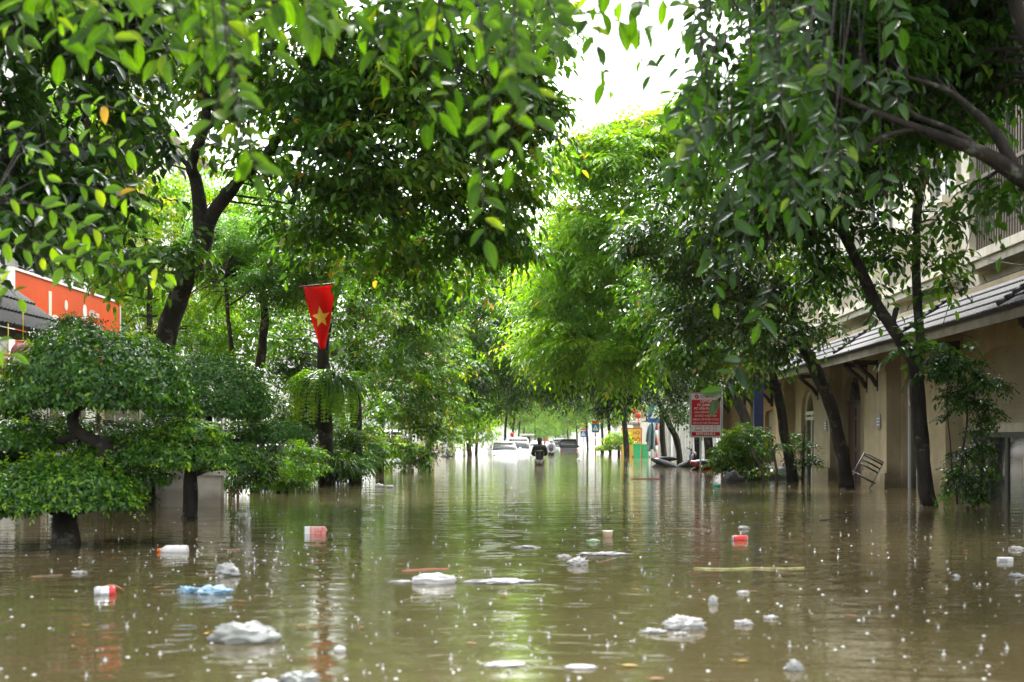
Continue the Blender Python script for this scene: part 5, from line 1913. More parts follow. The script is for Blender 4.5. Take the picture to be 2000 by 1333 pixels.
    T = {a: (v[0], v[1], v[2] - (.02 if a == 'pelvis' else 0), v[3] + .02, (v[4] if len(v) > 4 else v[3]) + .02) for a, v in T.items()}
    skin_mesh('trousers', sc_(T), [('pelvis', 'hiL'), ('hiL', 'knL'), ('knL', 'anL'), ('pelvis', 'hiR'), ('hiR', 'knR'), ('knR', 'anR')], trousers, root)
    if kind == 'hood':
        m = MB()
        m.ball((0, .005 * k, 1.655 * k), (.098 * k, .105 * k, .105 * k), 16, 10, .06, 3, 6)
        m.tube([(0, -.02 * k, 1.50 * k), (0, -.01 * k, 1.60 * k)], [.085 * k, .08 * k], 12)
        local(m, 'hair', mat('black_hair', (.008, .007, .007), .6), root)
        m = MB()
        m.box(-.13 * k, .13 * k, -.152 * k, -.148 * k, 1.245 * k, 1.262 * k)
        local(m, 'back_print', mat('pale_yellow_print', (.6, .55, .2), .5), jk.parent)
    else:
        m = MB()
        prof = [(.118 * math.cos(a), .10 + .125 * math.sin(a)) for a in [-.25, 0, .3, .6, .9, 1.2, 1.45]]
        m.lathe([(r * k, z * k) for r, z in prof], 18, Matrix.Translation((0, .01 * k, 1.54 * k)))
        m.tube([(0, .12 * k, 1.66 * k), (0, .16 * k, 1.645 * k)], [.05 * k, .03 * k], 8)
        local(m, 'helmet', WHITEP, root)
        bpm = mat('grey_backpack', (.13, .13, .15), .7)
        m = MB()
        m.ball((0, -.20 * k, 1.22 * k), (.155 * k, .095 * k, .245 * k), 18, 12)
        m.box(-.135 * k, .135 * k, -.27 * k, -.12 * k, 1.03 * k, 1.36 * k)
        root2 = local(m, 'backpack', bpm, root, bevel=.04)
        m = MB()
        m.box(-.10 * k, .10 * k, -.30 * k, -.272 * k, 1.05 * k, 1.20 * k)
        pk = local(m, 'pocket', mat('dark_backpack', (.05, .05, .06), .7), root2, bevel=.02)
        m = MB()
        for sx_ in (-1, 1):
            m.tube([(.09 * sx_ * k, -.12 * k, 1.40 * k), (.12 * sx_ * k, -.02 * k, 1.47 * k), (.13 * sx_ * k, .13 * k, 1.36 * k), (.12 * sx_ * k, .10 * k, 1.15 * k)], [.02 * k] * 4, 6)
        local(m, 'straps', mat('dark_backpack', (0, 0, 0)), root2)
    return root


person('person in a black hooded jacket wading waist-deep away down the street', (P(1054, 0, 51).x, 51, -.72), .05, 1.68, mat('black_jacket', (.012, .013, .018), .4, .5), mat('beige_trousers', (.30, .26, .22), .7), 'hood')
person('person in white top with grey backpack and white helmet wading further ahead', (P(1076.5, 0, 84).x, 84, -.72), 0, 1.64, mat('white_shirt', (.72, .72, .74), .6), mat('dark_trousers', (.03, .035, .05), .7), 'helmet')

# ------------------------------------------------------------------ vehicles
TYRE = mat('tyre', (.02, .02, .02), .8)
LAMPG = mat('lamp_glass', (.7, .72, .75), .1, .8)
TAILR = mat('tail_lamp', (.35, .01, .01), .2, .6)


def loft(mb, secs, n=10):
    """secs: (y, zb, zt, half width bottom, half width top): rounded box sections"""
    rings = []
    for (y, zb, zt, hb, ht_) in secs:
        ring = []
        cr_ = min(.12, (zt - zb) * .3)
        pts = [(0, zb), (hb * .9, zb), (hb, zb + cr_), (hb * .5 + ht_ * .5 + .02, (zb + zt) / 2), (ht_, zt - cr_), (ht_ - cr_ * .5, zt - cr_ * .25), (ht_ * .75, zt), (0, zt + .02)]
        ring = [(x, y, z) for x, z in pts] + [(-x, y, z) for x, z in pts[-2:0:-1]]
        rings.append(ring)
    m_ = len(rings[0])
    vs = [v for r in rings for v in r]
    fs = []
    for i in range(len(rings) - 1):
        for k in range(m_):
            a, b_ = i * m_ + k, i * m_ + (k + 1) % m_
            fs.append((a, b_, b_ + m_, a + m_))
    fs.append(tuple(range(m_)))
    fs.append(tuple((len(rings) - 1) * m_ + k for k in range(m_)))
    mb.add(vs, fs, True)


def car(label, loc, rz, color, kind='sedan', group='cars standing in the flood', name='parked_car'):
    paint = mat('car_paint_' + {'w': 'white', 'b': 'black', 'g': 'grey', 's': 'silver'}[color], {'w': (.80, .80, .80), 'b': (.02, .02, .025), 'g': (.18, .18, .19), 's': (.45, .46, .48)}[color], .22, .5, coat=.6)
    root = thing(name, loc, label, 'car', group, rz)
    m = MB()
    loft(m, [(-2.15, .35, .62, .70, .62), (-2.05, .28, .74, .80, .72), (-1.6, .24, .84, .86, .78), (-.95, .22, .95, .87, .80), (0, .22, .97, .88, .82), (1.2, .22, .98, .88, .82), (1.8, .26, .98 if kind != 'pickup' else .95, .86, .78), (2.1, .32, .92, .80, .72), (2.18, .38, .80, .74, .66)])
    body = local(m, 'body', paint, root)
    if kind == 'sedan':
        st = [(-1.05, .94, .96, .76, .74), (-.35, .95, 1.40, .79, .58), (.1, .95, 1.45, .79, .60), (.8, .95, 1.44, .79, .59), (1.25, .95, 1.34, .78, .57), (1.75, .95, .99, .74, .66)]
    elif kind == 'suv':
        st = [(-1.15, .94, .96, .78, .76), (-.5, .95, 1.62, .81, .64), (.1, .95, 1.70, .81, .66), (1.4, .95, 1.68, .81, .66), (1.85, .95, 1.58, .79, .64), (2.1, .92, 1.0, .76, .70)]
    else:
        st = [(-1.0, .94, .96, .78, .76), (-.5, .95, 1.60, .81, .64), (-.1, .95, 1.66, .81, .66), (.6, .95, 1.65, .81, .66), (.75, .95, 1.0, .80, .72)]
    m = MB()
    loft(m, [(y, zb, zt - .06 if zt > 1.2 else zt, a - .005, b_ + .03 if zt > 1.2 else b_) for y, zb, zt, a, b_ in st])
    local(m, 'windows', GLASS, root)
    m = MB()
    rs = [q for q in st if q[2] > 1.2]
    loft(m, [(y + (-.05 if i == 0 else .05 if i == len(rs) - 1 else 0), zt - .07, zt + .01, b_ + .03, b_) for i, (y, zb, zt, a, b_) in enumerate(rs)])
    local(m, 'roof', paint, root)
    for sx_ in (-1, 1):
        m = MB()
        f, l_ = rs[0], rs[-1]
        m.tube([(sx_ * (st[0][3] - .01), st[0][0], .95), (sx_ * (f[4] + .03), f[0], f[2] - .04)], [.035, .03], 6)
        local(m, 'front_pillar', paint, root)
        m = MB()
        m.tube([(sx_ * (st[-1][3] - .0), st[-1][0], .96), (sx_ * (l_[4] + .03), l_[0], l_[2] - .04)], [.05, .04], 6)
        local(m, 'rear_pillar', paint, root)
        m = MB()
        m.tube([(sx_ * .815, .15, .95), (sx_ * (rs[1][4] + .045), .15, rs[1][2] - .06)], [.03, .03], 6)
        local(m, 'middle_pillar', paint, root)
        m = MB()
        m.ball((sx_ * .96, -.72, 1.02), (.10, .06, .075), 10, 7)
        m.bar((sx_ * .80, -.70, .97), (sx_ * .93, -.70, 1.0), .02)
        local(m, 'mirror', paint, root)
        m = MB()
        m.ball((sx_ * .60, -2.03, .66), (.17, .08, .07), 10, 7)
        local(m, 'headlight', LAMPG, root)
        m = MB()
        m.ball((sx_ * .66, 2.10, .78), (.12, .06, .10), 10, 7)
        local(m, 'tail_light', TAILR, root)
        for y in (-1.35, 1.35):
            m = MB()
            M_ = Matrix.Translation((sx_ * .78, y, .31)) @ Matrix.Rotation(math.pi / 2, 4, 'Y')
            m.lathe([(.2, -.09), (.30, -.10), (.32, -.06), (.32, .06), (.30, .10), (.2, .09)], 22, M_)
            wl = local(m, 'wheel', TYRE, root)
            m = MB()
            m.lathe([(.05, -.105), (.19, -.095), (.19, .095), (.05, .105)], 16, M_)
            local(m, 'rim', METAL, wl)
    m = MB()
    m.box(-.45, .45, -2.19, -2.12, .46, .60)
    local(m, 'grille', BLACK, root)
    m = MB()
    m.box(-.55, -.15, -1.06, -.98, .985, .995)
    m.bar((-.55, -1.0, .99), (-.05, -.80, 1.07), .012)
    m.bar((.05, -1.0, .99), (.5, -.80, 1.07), .012)
    local(m, 'wipers', BLACK, root)
    if kind == 'pickup':
        m = MB()
        for sx_ in (-1, 1):
            m.box(min(sx_ * .82, sx_ * .76), max(sx_ * .82, sx_ * .76), .8, 2.15, .9, 1.12)
        m.box(-.8, .8, 2.1, 2.16, .9, 1.12)
        local(m, 'cargo_bed', paint, root)
    return root


car('white car nearest in mid-street, water up to its bonnet', (P(981, 0, 84).x, 85.5, -.62), .12, 'w', 'sedan')
car('white car right behind the nearest white car', (P(1010, 0, 98).x, 99.5, -.62), .1, 'w', 'suv')
car('black pickup half sunk on the right of the far street', (P(1111, 0, 124).x, 126, -.66), math.pi, 'b', 'pickup')
car('dark car just left of the black pickup, farther off', (P(1094, 0, 150).x, 151, -.66), .05, 'g', 'suv')
car('silver car far behind the two wading people', (P(1048, 0, 160).x, 161, -.66), 0, 's', 'sedan')
car('white van-like car parked behind the straight dark tree on the left', (P(712, 0, 50).x, 51.5, -.45), -.30, 'w', 'suv')

# far booth with pale roof and the red canopy
root = thing('street_booth', (P(1029, 0, 165).x, 165, -.6), 'small grey booth with flat pale roof at the far end', 'booth')
c0, c1 = P(1020, 851, 165), P(1040, 866, 165)
m = MB()
m.box(c0.x, c1.x, 165, 167, -.6, c0.z)
m.build('wall', GREYW, root)
m = MB()
m.box(c0.x - .5, c1.x + .2, 164.5, 167.5, c0.z + .003, c0.z + .2)
m.build('roof', WHW, root)
m = MB()
m.box(c0.x + .3, c1.x - .3, 164.96, 164.99, .35, c0.z - .15)
m.build('window', GLASS, root)
root = thing('market_canopy', (P(1066, 0, 190).x, 190, -.6), 'faded red canopy at the far end of the street', 'canopy')
c0, c1 = P(1059, 856, 190), P(1072, 862, 190)
m = MB()
m.prism([(c0.x, c1.z), (c1.x, c1.z), (c1.x - .2, c0.z), (c0.x + .2, c0.z)], 190, 192, 'y')
m.build('cloth', mat('faded_red_canopy', (.5, .12, .08), .7), root)
for x_ in (c0.x, c1.x):
    m = MB()
    m.bar((x_, 190, -.6), (x_, 190, c1.z), .04)
    m.build('post', METAL, root)
for px, py, Y, lb in ((944, 829, 92, 'blue shop sign hanging among leaves above the white cars'),):
    c = P(px, py, Y)
    root = thing('shop_sign', (c.x, Y, c.z), lb, 'sign')
    m = MB()
    m.box(c.x - .14, c.x + .14, Y, Y + .1, c.z - .33, c.z + .33)
    m.build('panel', BLUEP, root)
    m = MB()
    m.bar((c.x, Y + .05, c.z + .36), (c.x - 1.2, Y + .05, c.z + .36), .02)
    m.build('bracket', METAL, root)
for px, py, Y, r, lb in ((955, 838, 96, .16, 'red lantern under the leaves right of the blue shop sign'), (1000, 849, 120, .17, 'red lantern hanging farther off above the second white car'), (1238, 803, 66, .14, 'red lantern above the yellow notice board'), (1247, 812, 66, .13, 'lower red lantern above the yellow notice board')):
    c = P(px, py, Y)
    root = thing('lantern', c, lb, 'lantern', 'small red lanterns along the street')
    m = MB()
    m.ball((0, 0, 0), (r, r, r * 1.1), 12, 8)
    local(m, 'shade', mat('lantern_red', (.60, .05, .02), .5, trans=.3), root)
    m = MB()
    m.bar((0, 0, r), (0, 0, r + 1.0), .01)
    m.lathe([(r * .4, r), (r * .4, r * 1.2)], 8)
    local(m, 'cap', DARKM, root)
    m = MB()
    m.bar((0, 0, -r), (0, 0, -r - .3), .02)
    local(m, 'tassel', RED, root)


def motorbike(label, loc, rz, tilt, paint, roll=0.0):
    root = thing('motorbike', loc, label, 'motorbike', 'motorbikes caught in the flood')
    root.rotation_euler = (roll, tilt, rz)
    pm = mat('bike_' + paint, {'black': (.012, .012, .014), 'red': (.22, .008, .02), 'grey': (.08, .08, .085)}[paint], .25, .5, coat=.5)
    m = MB()
    m.tube([(0, -.45, .62), (0, -.30, .55), (0, 0, .40), (0, .30, .52), (0, .62, .66), (0, .88, .74)], [.10, .13, .10, .15, .13, .05], 10)
    m.tube([(0, -.50, .95), (0, -.52, .75), (0, -.46, .45)], [.09, .13, .10], 10)
    local(m, 'body', pm, root)
    m = MB()
    m.ball((0, .40, .74), (.13, .40, .075), 14, 8)
    local(m, 'seat', BLACK, root)
    for y in (-.62, .62):
        m = MB()
        M_ = Matrix.Translation((0, y, .28)) @ Matrix.Rotation(math.pi / 2, 4, 'Y')
        m.lathe([(.20, -.04), (.27, -.045), (.29, 0), (.27, .045), (.20, .04)], 22, M_)
        wl = local(m, 'wheel', TYRE, root)
        m = MB()
        m.lathe([(.03, -.05), (.19, -.02), (.19, .02), (.03, .05)], 12, M_)
        local(m, 'rim', METAL, wl)
    m = MB()
    m.tube([(0, -.62, .28), (0, -.50, .75), (0, -.46, .98)], [.03, .03, .03], 7)
    local(m, 'fork', METAL, root)
    m = MB()
    m.tube([(-.34, -.34, 1.0), (-.16, -.44, 1.02), (.16, -.44, 1.02), (.34, -.34, 1.0)], [.017] * 4, 7)
    local(m, 'handlebar', BLACK, root)
    for sx_ in (-1, 1):
        m = MB()
        m.bar((.22 * sx_, -.42, 1.02), (.27 * sx_, -.42, 1.18), .008)
        m.ball((.28 * sx_, -.42, 1.22), (.07, .02, .05), 10, 7)
        local(m, 'mirror', BLACK, root)
    m = MB()
    m.ball((0, -.58, .93), (.085, .05, .07), 12, 8)
    local(m, 'headlight', LAMPG, root)
    m = MB()
    m.ball((0, -.64, .58), (.06, .22, .05), 10, 7)
    local(m, 'front_mudguard', pm, root)
    return root


motorbike('dark scooter standing in the water by the white gate pillar', (P(858, 0, 76).x, 76, -.52), 1.2, 0, 'grey')
motorbike('black motorbike tipped over, only its seat and bar above water', (P(1322, 0, 47).x, 47.2, -.40), 1.35, .45, 'black')
motorbike('red and black motorbike lying low in the water under the advert board', (P(1392, 0, 43).x, 43, -.42), 1.9, -.45, 'red')
motorbike('black motorbike under the dragon plants at the ochre house', (P(1508, 0, 34).x, 34.6, -.58), 1.5, .1, 'black')

# grey tarpaulin-covered heap beside the dragon plants, and a toppled folding chair
root = thing('covered_heap', (P(1500, 0, 33).x, 33, 0), 'dark tarpaulin-covered heap between the dragon plants', 'tarpaulin')
m = MB()
m.ball((0, 0, -.05), (.75, .5, .34), 26, 16, .22, 4, 3)
local(m, 'tarpaulin', mat('dark_tarpaulin', (.03, .045, .04), .35, .5, bump=.4, bscale=9), root)
root = thing('boulder', (P(1432, 0, 30.5).x, 30.6, 0), 'dark grey boulder at the foot of the leafy bush', 'rock')
m = MB()
m.ball((0, 0, -.12), (.26, .24, .36), 20, 14, .3, 8, 3)
local(m, 'stone', mat('dark_stone', (.03, .03, .028), .8, bump=.8, bscale=8), root)
METAL_OLD = METAL
METAL = mat('tarnished_metal', (.10, .10, .10), .5, .5, metal=.5)
root = thing('folding_chair', P(1684, 936, 26.5), 'toppled metal folding chair leaning beside the curved tree', 'chair')
M_ = Matrix.Rotation(.5, 4, 'Y') @ Matrix.Rotation(.4, 4, 'X')
m = MB()
q = lambda x, y, z: M_ @ Vector((x, y, z))
for x_ in (-.2, .2):
    m.bar(q(x_, -.15, -.35), q(x_, .18, .42), .012)
    m.bar(q(x_, .2, -.35), q(x_, -.18, .12), .012)
for (y, z) in ((-.15, -.35), (.18, .42), (.2, -.35)):
    m.bar(q(-.2, y, z), q(.2, y, z), .012)
m.build('frame', METAL, None).parent = root
m = MB()
for z in (.22, .30, .38):
    m.bar(q(-.2, .18 * (z / .42), z), q(.2, .18 * (z / .42), z), .018)
local(m, 'backrest', METAL, root)
m = MB()
for i in range(7):
    y = -.17 + i * .055
    m.bar(q(-.19, y, .10 - .02 * i), q(.19, y, .10 - .02 * i), .012)
local(m, 'seat', METAL, root)
METAL = METAL_OLD
# house plaques
for px, py, Y, lb in ((1718, 823, 27.45, 'small blue-grey number plaque on the pier beside the red-brown door'), (1614, 831, 32.6, 'small blue-grey number plaque on the pier left of the red-brown door')):
    c = P(px, py, Y)
    c.x = 6.5
    root = thing('wall_plaque', (6.49, Y, c.z), lb, 'plaque', 'plaques on the shop-house piers')
    m = MB()
    m.box(6.475, 6.497, Y - .14, Y + .14, c.z - .13, c.z + .13)
    m.build('plate', PLQ, root)
    m = MB()
    for k in range(3):
        m.box(6.468, 6.474, Y - .1, Y + .1, c.z - .08 + .06 * k, c.z - .06 + .06 * k)
    m.build('lettering', WHITEP, root)

# ------------------------------------------------------------------ cables
def cable(label, pts, r=.008, sag=.15):
    root = thing('cable', pts[0], label, 'cable', 'overhead cables')
    m = MB()
    a, b_ = Vector(pts[0]), Vector(pts[1])
    m.tube([a.lerp(b_, t_) + Vector((0, 0, -sag * 4 * t_ * (1 - t_))) for t_ in np.linspace(0, 1, 14)], [r] * 14, 5)
    m.build('wire', BLACK, root)


cable('upper thin cable crossing the left trees toward the street', (P(690, 515, 31), P(1010, 585, 60)), .010)
cable('middle thin cable crossing the left trees toward the street', (P(690, 535, 31), P(1030, 612, 60)), .010)
cable('lowest thin cable crossing the left trees toward the street', (P(690, 570, 31), P(1000, 640, 58)), .010, .3)
cable('cable slanting down in front of the pale balconies on the right', (P(1560, 480, 38), P(1745, 650, 25.5)), .007, .05)
cable('second cable slanting down in front of the pale balconies on the right', (P(1600, 470, 38), P(1748, 655, 25.3)), .007, .1)
cable('third cable slanting down in front of the pale balconies on the right', (P(1640, 500, 36), P(1752, 660, 25.2)), .007, .02)
cable('long cable sagging past the barred balcony at the right edge', (P(1860, 490, 22), P(2010, 520, 15)), .006, .02)
cable('cable from the barred balcony down to the tiled awning', (P(1920, 380, 20), P(1840, 640, 21)), .006, .0)
cable('long cable sagging from the curved tree to the tiled awning', (P(1640, 560, 30), P(1900, 660, 20)), .006, .08)

# ------------------------------------------------------------------ floating rubbish
BAGW = mat('white_plastic_film', (.66, .66, .65), .35, .5, trans=.4, bump=.4, bscale=18)
BAGG = mat('cloudy_plastic_film', (.56, .58, .55), .22, .6, trans=.4, bump=.6, bscale=14, color2=(.24, .25, .23), nscale=7)
BAGB = mat('blue_plastic_film', (.28, .55, .75), .3, .6, trans=.35, bump=.5, bscale=20, color2=(.60, .75, .82), nscale=18)
CLEAR = mat('clear_plastic', (.55, .57, .55), .12, .7, transmission=.5, bump=.4, bscale=25)
FOAM = mat('white_foam', (.55, .55, .53), .8, .2)
CART_G = mat('green_print', (.05, .30, .12), .5)
STICK = mat('wet_stick', (.20, .12, .06), .6, color2=(.10, .05, .03), nscale=12)
REDSTK = mat('red_brown_stick', (.36, .12, .07), .6)
BAMB = mat('green_yellow_stalk', (.38, .42, .14), .5, color2=(.20, .13, .05), nscale=6, stretch=(3, 3, 3))
LEAFY = mat('fallen_yellow_leaf', (.42, .26, .03), .5, trans=.2)
LEAFB = mat('fallen_brown_leaf', (.26, .10, .03), .6, trans=.2)


def crumple(name, label, px, py, wpx, hpx, m_, cat='plastic bag', disp=.28, sc=3.0, dep=.6, seed=1, group='rubbish floating on the flood', sink=.25, extra=None):
    Y = WY(py)
    s_ = Y / FPX
    rx, rz, = wpx / 2 * s_ * .9, hpx * s_ * .78
    x = (px - VX) * s_
    root = thing(name, (x, Y, 0), label, cat, group)
    m = MB()
    c = Vector((0, 0, rz * .35))
    n, k = 36, 20
    vs, fs = [], []
    for j in range(k + 1):
        th = math.pi * j / k
        for i in range(n):
            a = 2 * math.pi * i / n
            d = Vector((math.sin(th) * math.cos(a), math.sin(th) * math.sin(a), math.cos(th)))
            r1 = mnoise.noise(d * sc + Vector((seed * 3.1, 0, 0)))
            r2 = abs(mnoise.noise(d * sc * 2.3 + Vector((0, seed * 5.3, 0))))
            r3 = abs(mnoise.noise(d * sc * 5.5 + Vector((seed, 0, 7))))
            f = 1 + disp * r1 - disp * 1.1 * r2 - disp * .3 * r3
            vs.append(c + Vector((d.x * rx, d.y * rx * dep, d.z * rz * .72)) * f)
    for j in range(k):
        for i in range(n):
            a, b_ = j * n + i, j * n + (i + 1) % n
            fs.append((a, a + n, b_ + n, b_))
    m.add(vs, fs, True)
    if extra:
        extra(m, rx, rz)
    local(m, 'film' if 'bag' in name else 'shell', m_, root)
    return root


big = crumple('plastic_bag', 'largest pale grey plastic bag with dark hollow, floating nearest at left', 477, 1252, 152, 44, BAGG, disp=.34, sc=2.4, dep=.75, seed=2)
crumple('plastic_bag', 'clear knotted bag with pointed tip, floating behind the blue bag', 443, 1126, 56, 32, CLEAR, disp=.5, seed=5, sc=2.2)
b2 = crumple('plastic_bag', 'light blue crumpled plastic bag floating at left', 418, 1160, 76, 20, BAGB, disp=.5, seed=7)
crumple('plastic_scrap', 'light blue twisted scrap tied to the blue bag', 366, 1158, 44, 16, BAGB, cat='plastic scrap', disp=.8, seed=9)
crumple('plastic_bag', 'white domed plastic bag in the middle with a flat tail', 848, 1140, 100, 24, BAGW, disp=.25, seed=11, dep=.5)
crumple('plastic_scrap', 'long flat white film right of the domed white bag', 978, 1138, 150, 7, BAGW, cat='plastic scrap', disp=.7, seed=13)
crumple('plastic_scrap', 'short flat white film left of the domed white bag', 785, 1137, 60, 4, BAGW, cat='plastic scrap', disp=.6, seed=15)
crumple('plastic_bag', 'small white bag floating below the shrubs at left', 741, 952, 20, 9, BAGW, disp=.4, seed=17)
crumple('plastic_scrap', 'white rag floating right of the small white bag', 762, 953, 20, 6, BAGW, cat='plastic scrap', disp=.6, seed=19)
crumple('plastic_bag', 'white and green bag of scraps floating at right of centre', 1336, 1228, 96, 28, BAGW, disp=.55, seed=21, sc=3.6)
crumple('plastic_scrap', 'ragged white scrap left of the white and green bag', 1276, 1236, 56, 10, BAGW, cat='plastic scrap', disp=.9, seed=23)
crumple('plastic_scrap', 'thin white scrap below the white and green bag', 1330, 1240, 30, 7, BAGW, cat='plastic scrap', disp=.9, seed=25)
crumple('plastic_scrap', 'curled white scrap right of the white and green bag', 1452, 1221, 40, 12, BAGW, cat='plastic scrap', disp=.9, seed=27)
crumple('plastic_scrap', 'small white scrap at the far right of the curled one', 1505, 1209, 28, 8, BAGW, cat='plastic scrap', disp=.9, seed=29)
crumple('plastic_bag', 'small twin-peaked white bag near mid-water', 1130, 1104, 42, 18, BAGW, disp=.6, seed=31, sc=4)
crumple('plastic_scrap', 'long white film drifting above the twin-peaked bag', 1175, 1084, 110, 6, BAGW, cat='plastic scrap', disp=.8, seed=33)
crumple('plastic_scrap', 'short white film left of the long drifting one', 1102, 1088, 34, 5, BAGW, cat='plastic scrap', disp=.8, seed=35)
crumple('plastic_bag', 'clear bubble-like bag standing above the curled scrap', 1393, 1180, 22, 20, CLEAR, disp=.4, seed=37)
crumple('plastic_bag', 'clear bottle-shaped bag above the red can', 1452, 1034, 24, 8, CLEAR, disp=.5, seed=39)
crumple('plastic_bag', 'torn clear film floating nearest at lower right', 1550, 1310, 42, 22, CLEAR, disp=.8, seed=41)
crumple('plastic_bag', 'crumpled grey white bag cut by the bottom edge', 585, 1333, 90, 26, BAGG, disp=.5, seed=43)
crumple('plastic_scrap', 'flat white film cut by the bottom edge at left of centre', 520, 1334, 60, 8, BAGW, cat='plastic scrap', disp=.6, seed=45)
crumple('plastic_scrap', 'round white lid-like film near the bottom centre', 1135, 1305, 74, 8, BAGW, cat='plastic scrap', disp=.25, seed=47)
crumple('plastic_bag', 'small round white bag below right of the largest bag', 664, 1274, 28, 15, BAGW, disp=.25, seed=49)
crumple('plastic_scrap', 'white ruffled film at the right edge', 1985, 1074, 32, 8, BAGW, cat='plastic scrap', disp=.8, seed=51)
crumple('plastic_scrap', 'clear scrap below the white slab at right', 1985, 1127, 36, 8, CLEAR, cat='plastic scrap', disp=.8, seed=53)
crumple('plastic_scrap', 'green and white wrapper drifting left of the foam cup', 1158, 1059, 30, 7, mat('green_white_film', (.55, .65, .50), .4, color2=(.10, .32, .08), nscale=16), cat='wrapper', disp=.5, seed=55)
crumple('plastic_scrap', 'teal net-like scrap below the advert board', 1400, 951, 18, 7, mat('teal_net', (.05, .28, .20), .7), cat='net', disp=.4, seed=57)
crumple('plastic_scrap', 'white scrap at far left by the drinks can', 155, 1120, 30, 6, BAGW, cat='plastic scrap', disp=.8, seed=59)
crumple('plastic_scrap', 'white ragged film left of the drifting wrapper', 1030, 1070, 50, 5, BAGW, cat='plastic scrap', disp=.9, seed=61)
crumple('plastic_scrap', 'white scrap just right of the bamboo stalk shadow', 1452, 1158, 30, 5, BAGW, cat='plastic scrap', disp=.5, seed=63)
crumple('plastic_bag', 'clear little bag on the dark water at right', 1868, 1128, 16, 8, CLEAR, disp=.6, seed=65)
crumple('plastic_bag', 'tiny white bag on bright water behind the wading person side', 1131, 900, 10, 6, BAGW, disp=.4, seed=67)
crumple('foam_patch', 'white foam patch near the bottom centre glare', 985, 1300, 90, 6, FOAM, cat='foam', disp=.6, seed=69)


def lying(name, label, px, py, wpx, hpx, mats, cat, group='rubbish floating on the flood', ang=0.0, prof=None, caps=None):
    """a bottle, can or carton lying along x; prof: (position 0..1, radius 0..1); mats split by position"""
    Y = WY(py)
    s_ = Y / FPX
    root = thing(name, ((px - VX) * s_, Y, 0), label, cat, group, ang)
    L, R = wpx * s_, hpx * s_ * .62
    for (f0, f1, nm, m_) in mats:
        pf = [p for p in prof if f0 - 1e-6 <= p[0] <= f1 + 1e-6]
        m = MB()
        m.lathe([(R * r, (t_ - .5) * L) for t_, r in pf], 18, Matrix.Translation((0, 0, R * .35)) @ Matrix.Rotation(math.pi / 2, 4, 'Y'))
        local(m, nm, m_, root)
    return root


BOT = [(0, .32), (.10, .34), (.12, .36), (.2, .6), (.3, .95), (.45, 1), (.5, .93), (.55, 1), (.7, 1), (.75, .93), (.8, 1), (.97, 1), (1, .7)]
lying('plastic_bottle', 'white plastic bottle with orange cap floating at left', 337, 1079, 62, 17, [(0, .12, 'cap', mat('orange_cap', (.75, .16, .02), .4)), (.12, 1, 'body', mat('milky_plastic', (.70, .68, .66), .25, trans=.2))], 'bottle', ang=-.15, prof=BOT)
CAN = [(0, .8), (.05, .95), (.08, 1), (.3, 1), (.7, 1), (.92, 1), (.96, .94), (1, .8)]
lying('drink_can', 'dented silver and red can beside a brown dead leaf at left', 205, 1162, 40, 20, [(0, .3, 'end', METAL), (.3, .7, 'side', mat('silver_print', (.6, .62, .64), .3, metal=.5)), (.7, 1, 'red_band', mat('can_red', (.55, .03, .03), .35))], 'can', ang=.25, prof=CAN)
lying('drink_can', 'red can with pale rim floating at right of centre', 1445, 1056, 31, 12, [(0, .08, 'rim', METAL), (.08, .92, 'side', mat('can_red', (0, 0, 0))), (.92, 1, 'rim', METAL)], 'can', ang=.05, prof=CAN)
# milk carton
Y = WY(1043); s_ = Y / FPX
root = thing('drink_carton', ((614 - VX) * s_, Y, 0), 'red, white and green drink carton floating at upper left of the open water', 'carton', 'rubbish floating on the flood', .12)
L, H = 40 * s_, 14 * s_
m = MB(); m.box(-L * .22, L * .5, -H * .5, H * .5, -H * .25, H)
m.prism([(L * .5, -H * .2), (L * .5, H * .95), (L * .62, H * .5)], -H * .45, H * .45, 'y')
local(m, 'red_side', mat('carton_red', (.62, .05, .05), .5, color2=(.72, .50, .45), nscale=22), root)
m = MB(); m.box(-L * .46, -L * .222, -H * .5, H * .5, -H * .25, H)
local(m, 'white_side', WHITEP, root)
m = MB(); m.box(-L * .5, -L * .462, -H * .5, H * .5, -H * .25, H)
local(m, 'green_edge', CART_G, root)
# foam cup, slab, planks, sticks
Y = WY(1049); s_ = Y / FPX
root = thing('foam_cup', ((1187 - VX) * s_, Y, 0), 'cream foam cup floating right of the green and white wrapper', 'cup', 'rubbish floating on the flood')
m = MB(); m.lathe([(.75 * 10 * s_, -.03), (10 * s_, 10 * s_), (10.6 * s_, 11 * s_), (9 * s_, 11 * s_)], 20)
local(m, 'cup', mat('cream_foam', (.68, .52, .38), .6), root)
m = MB(); m.lathe([(10.8 * s_, 11.1 * s_), (10.8 * s_, 12 * s_)], 20)
local(m, 'rim', WHITEP, root)
Y = WY(1096); s_ = Y / FPX
root = thing('foam_slab', ((1963 - VX) * s_, Y, 0), 'white foam slab floating near the right edge', 'foam slab', 'rubbish floating on the flood')
m = MB(); m.box(-14 * s_, 14 * s_, -.03, .03, -.01, 7 * s_)
local(m, 'slab', FOAM, root, bevel=.004)
m = MB(); m.box(-14 * s_, 2 * s_, -.034, -.0302, 1 * s_, 4 * s_)
local(m, 'printed_edge', PLQ, root)


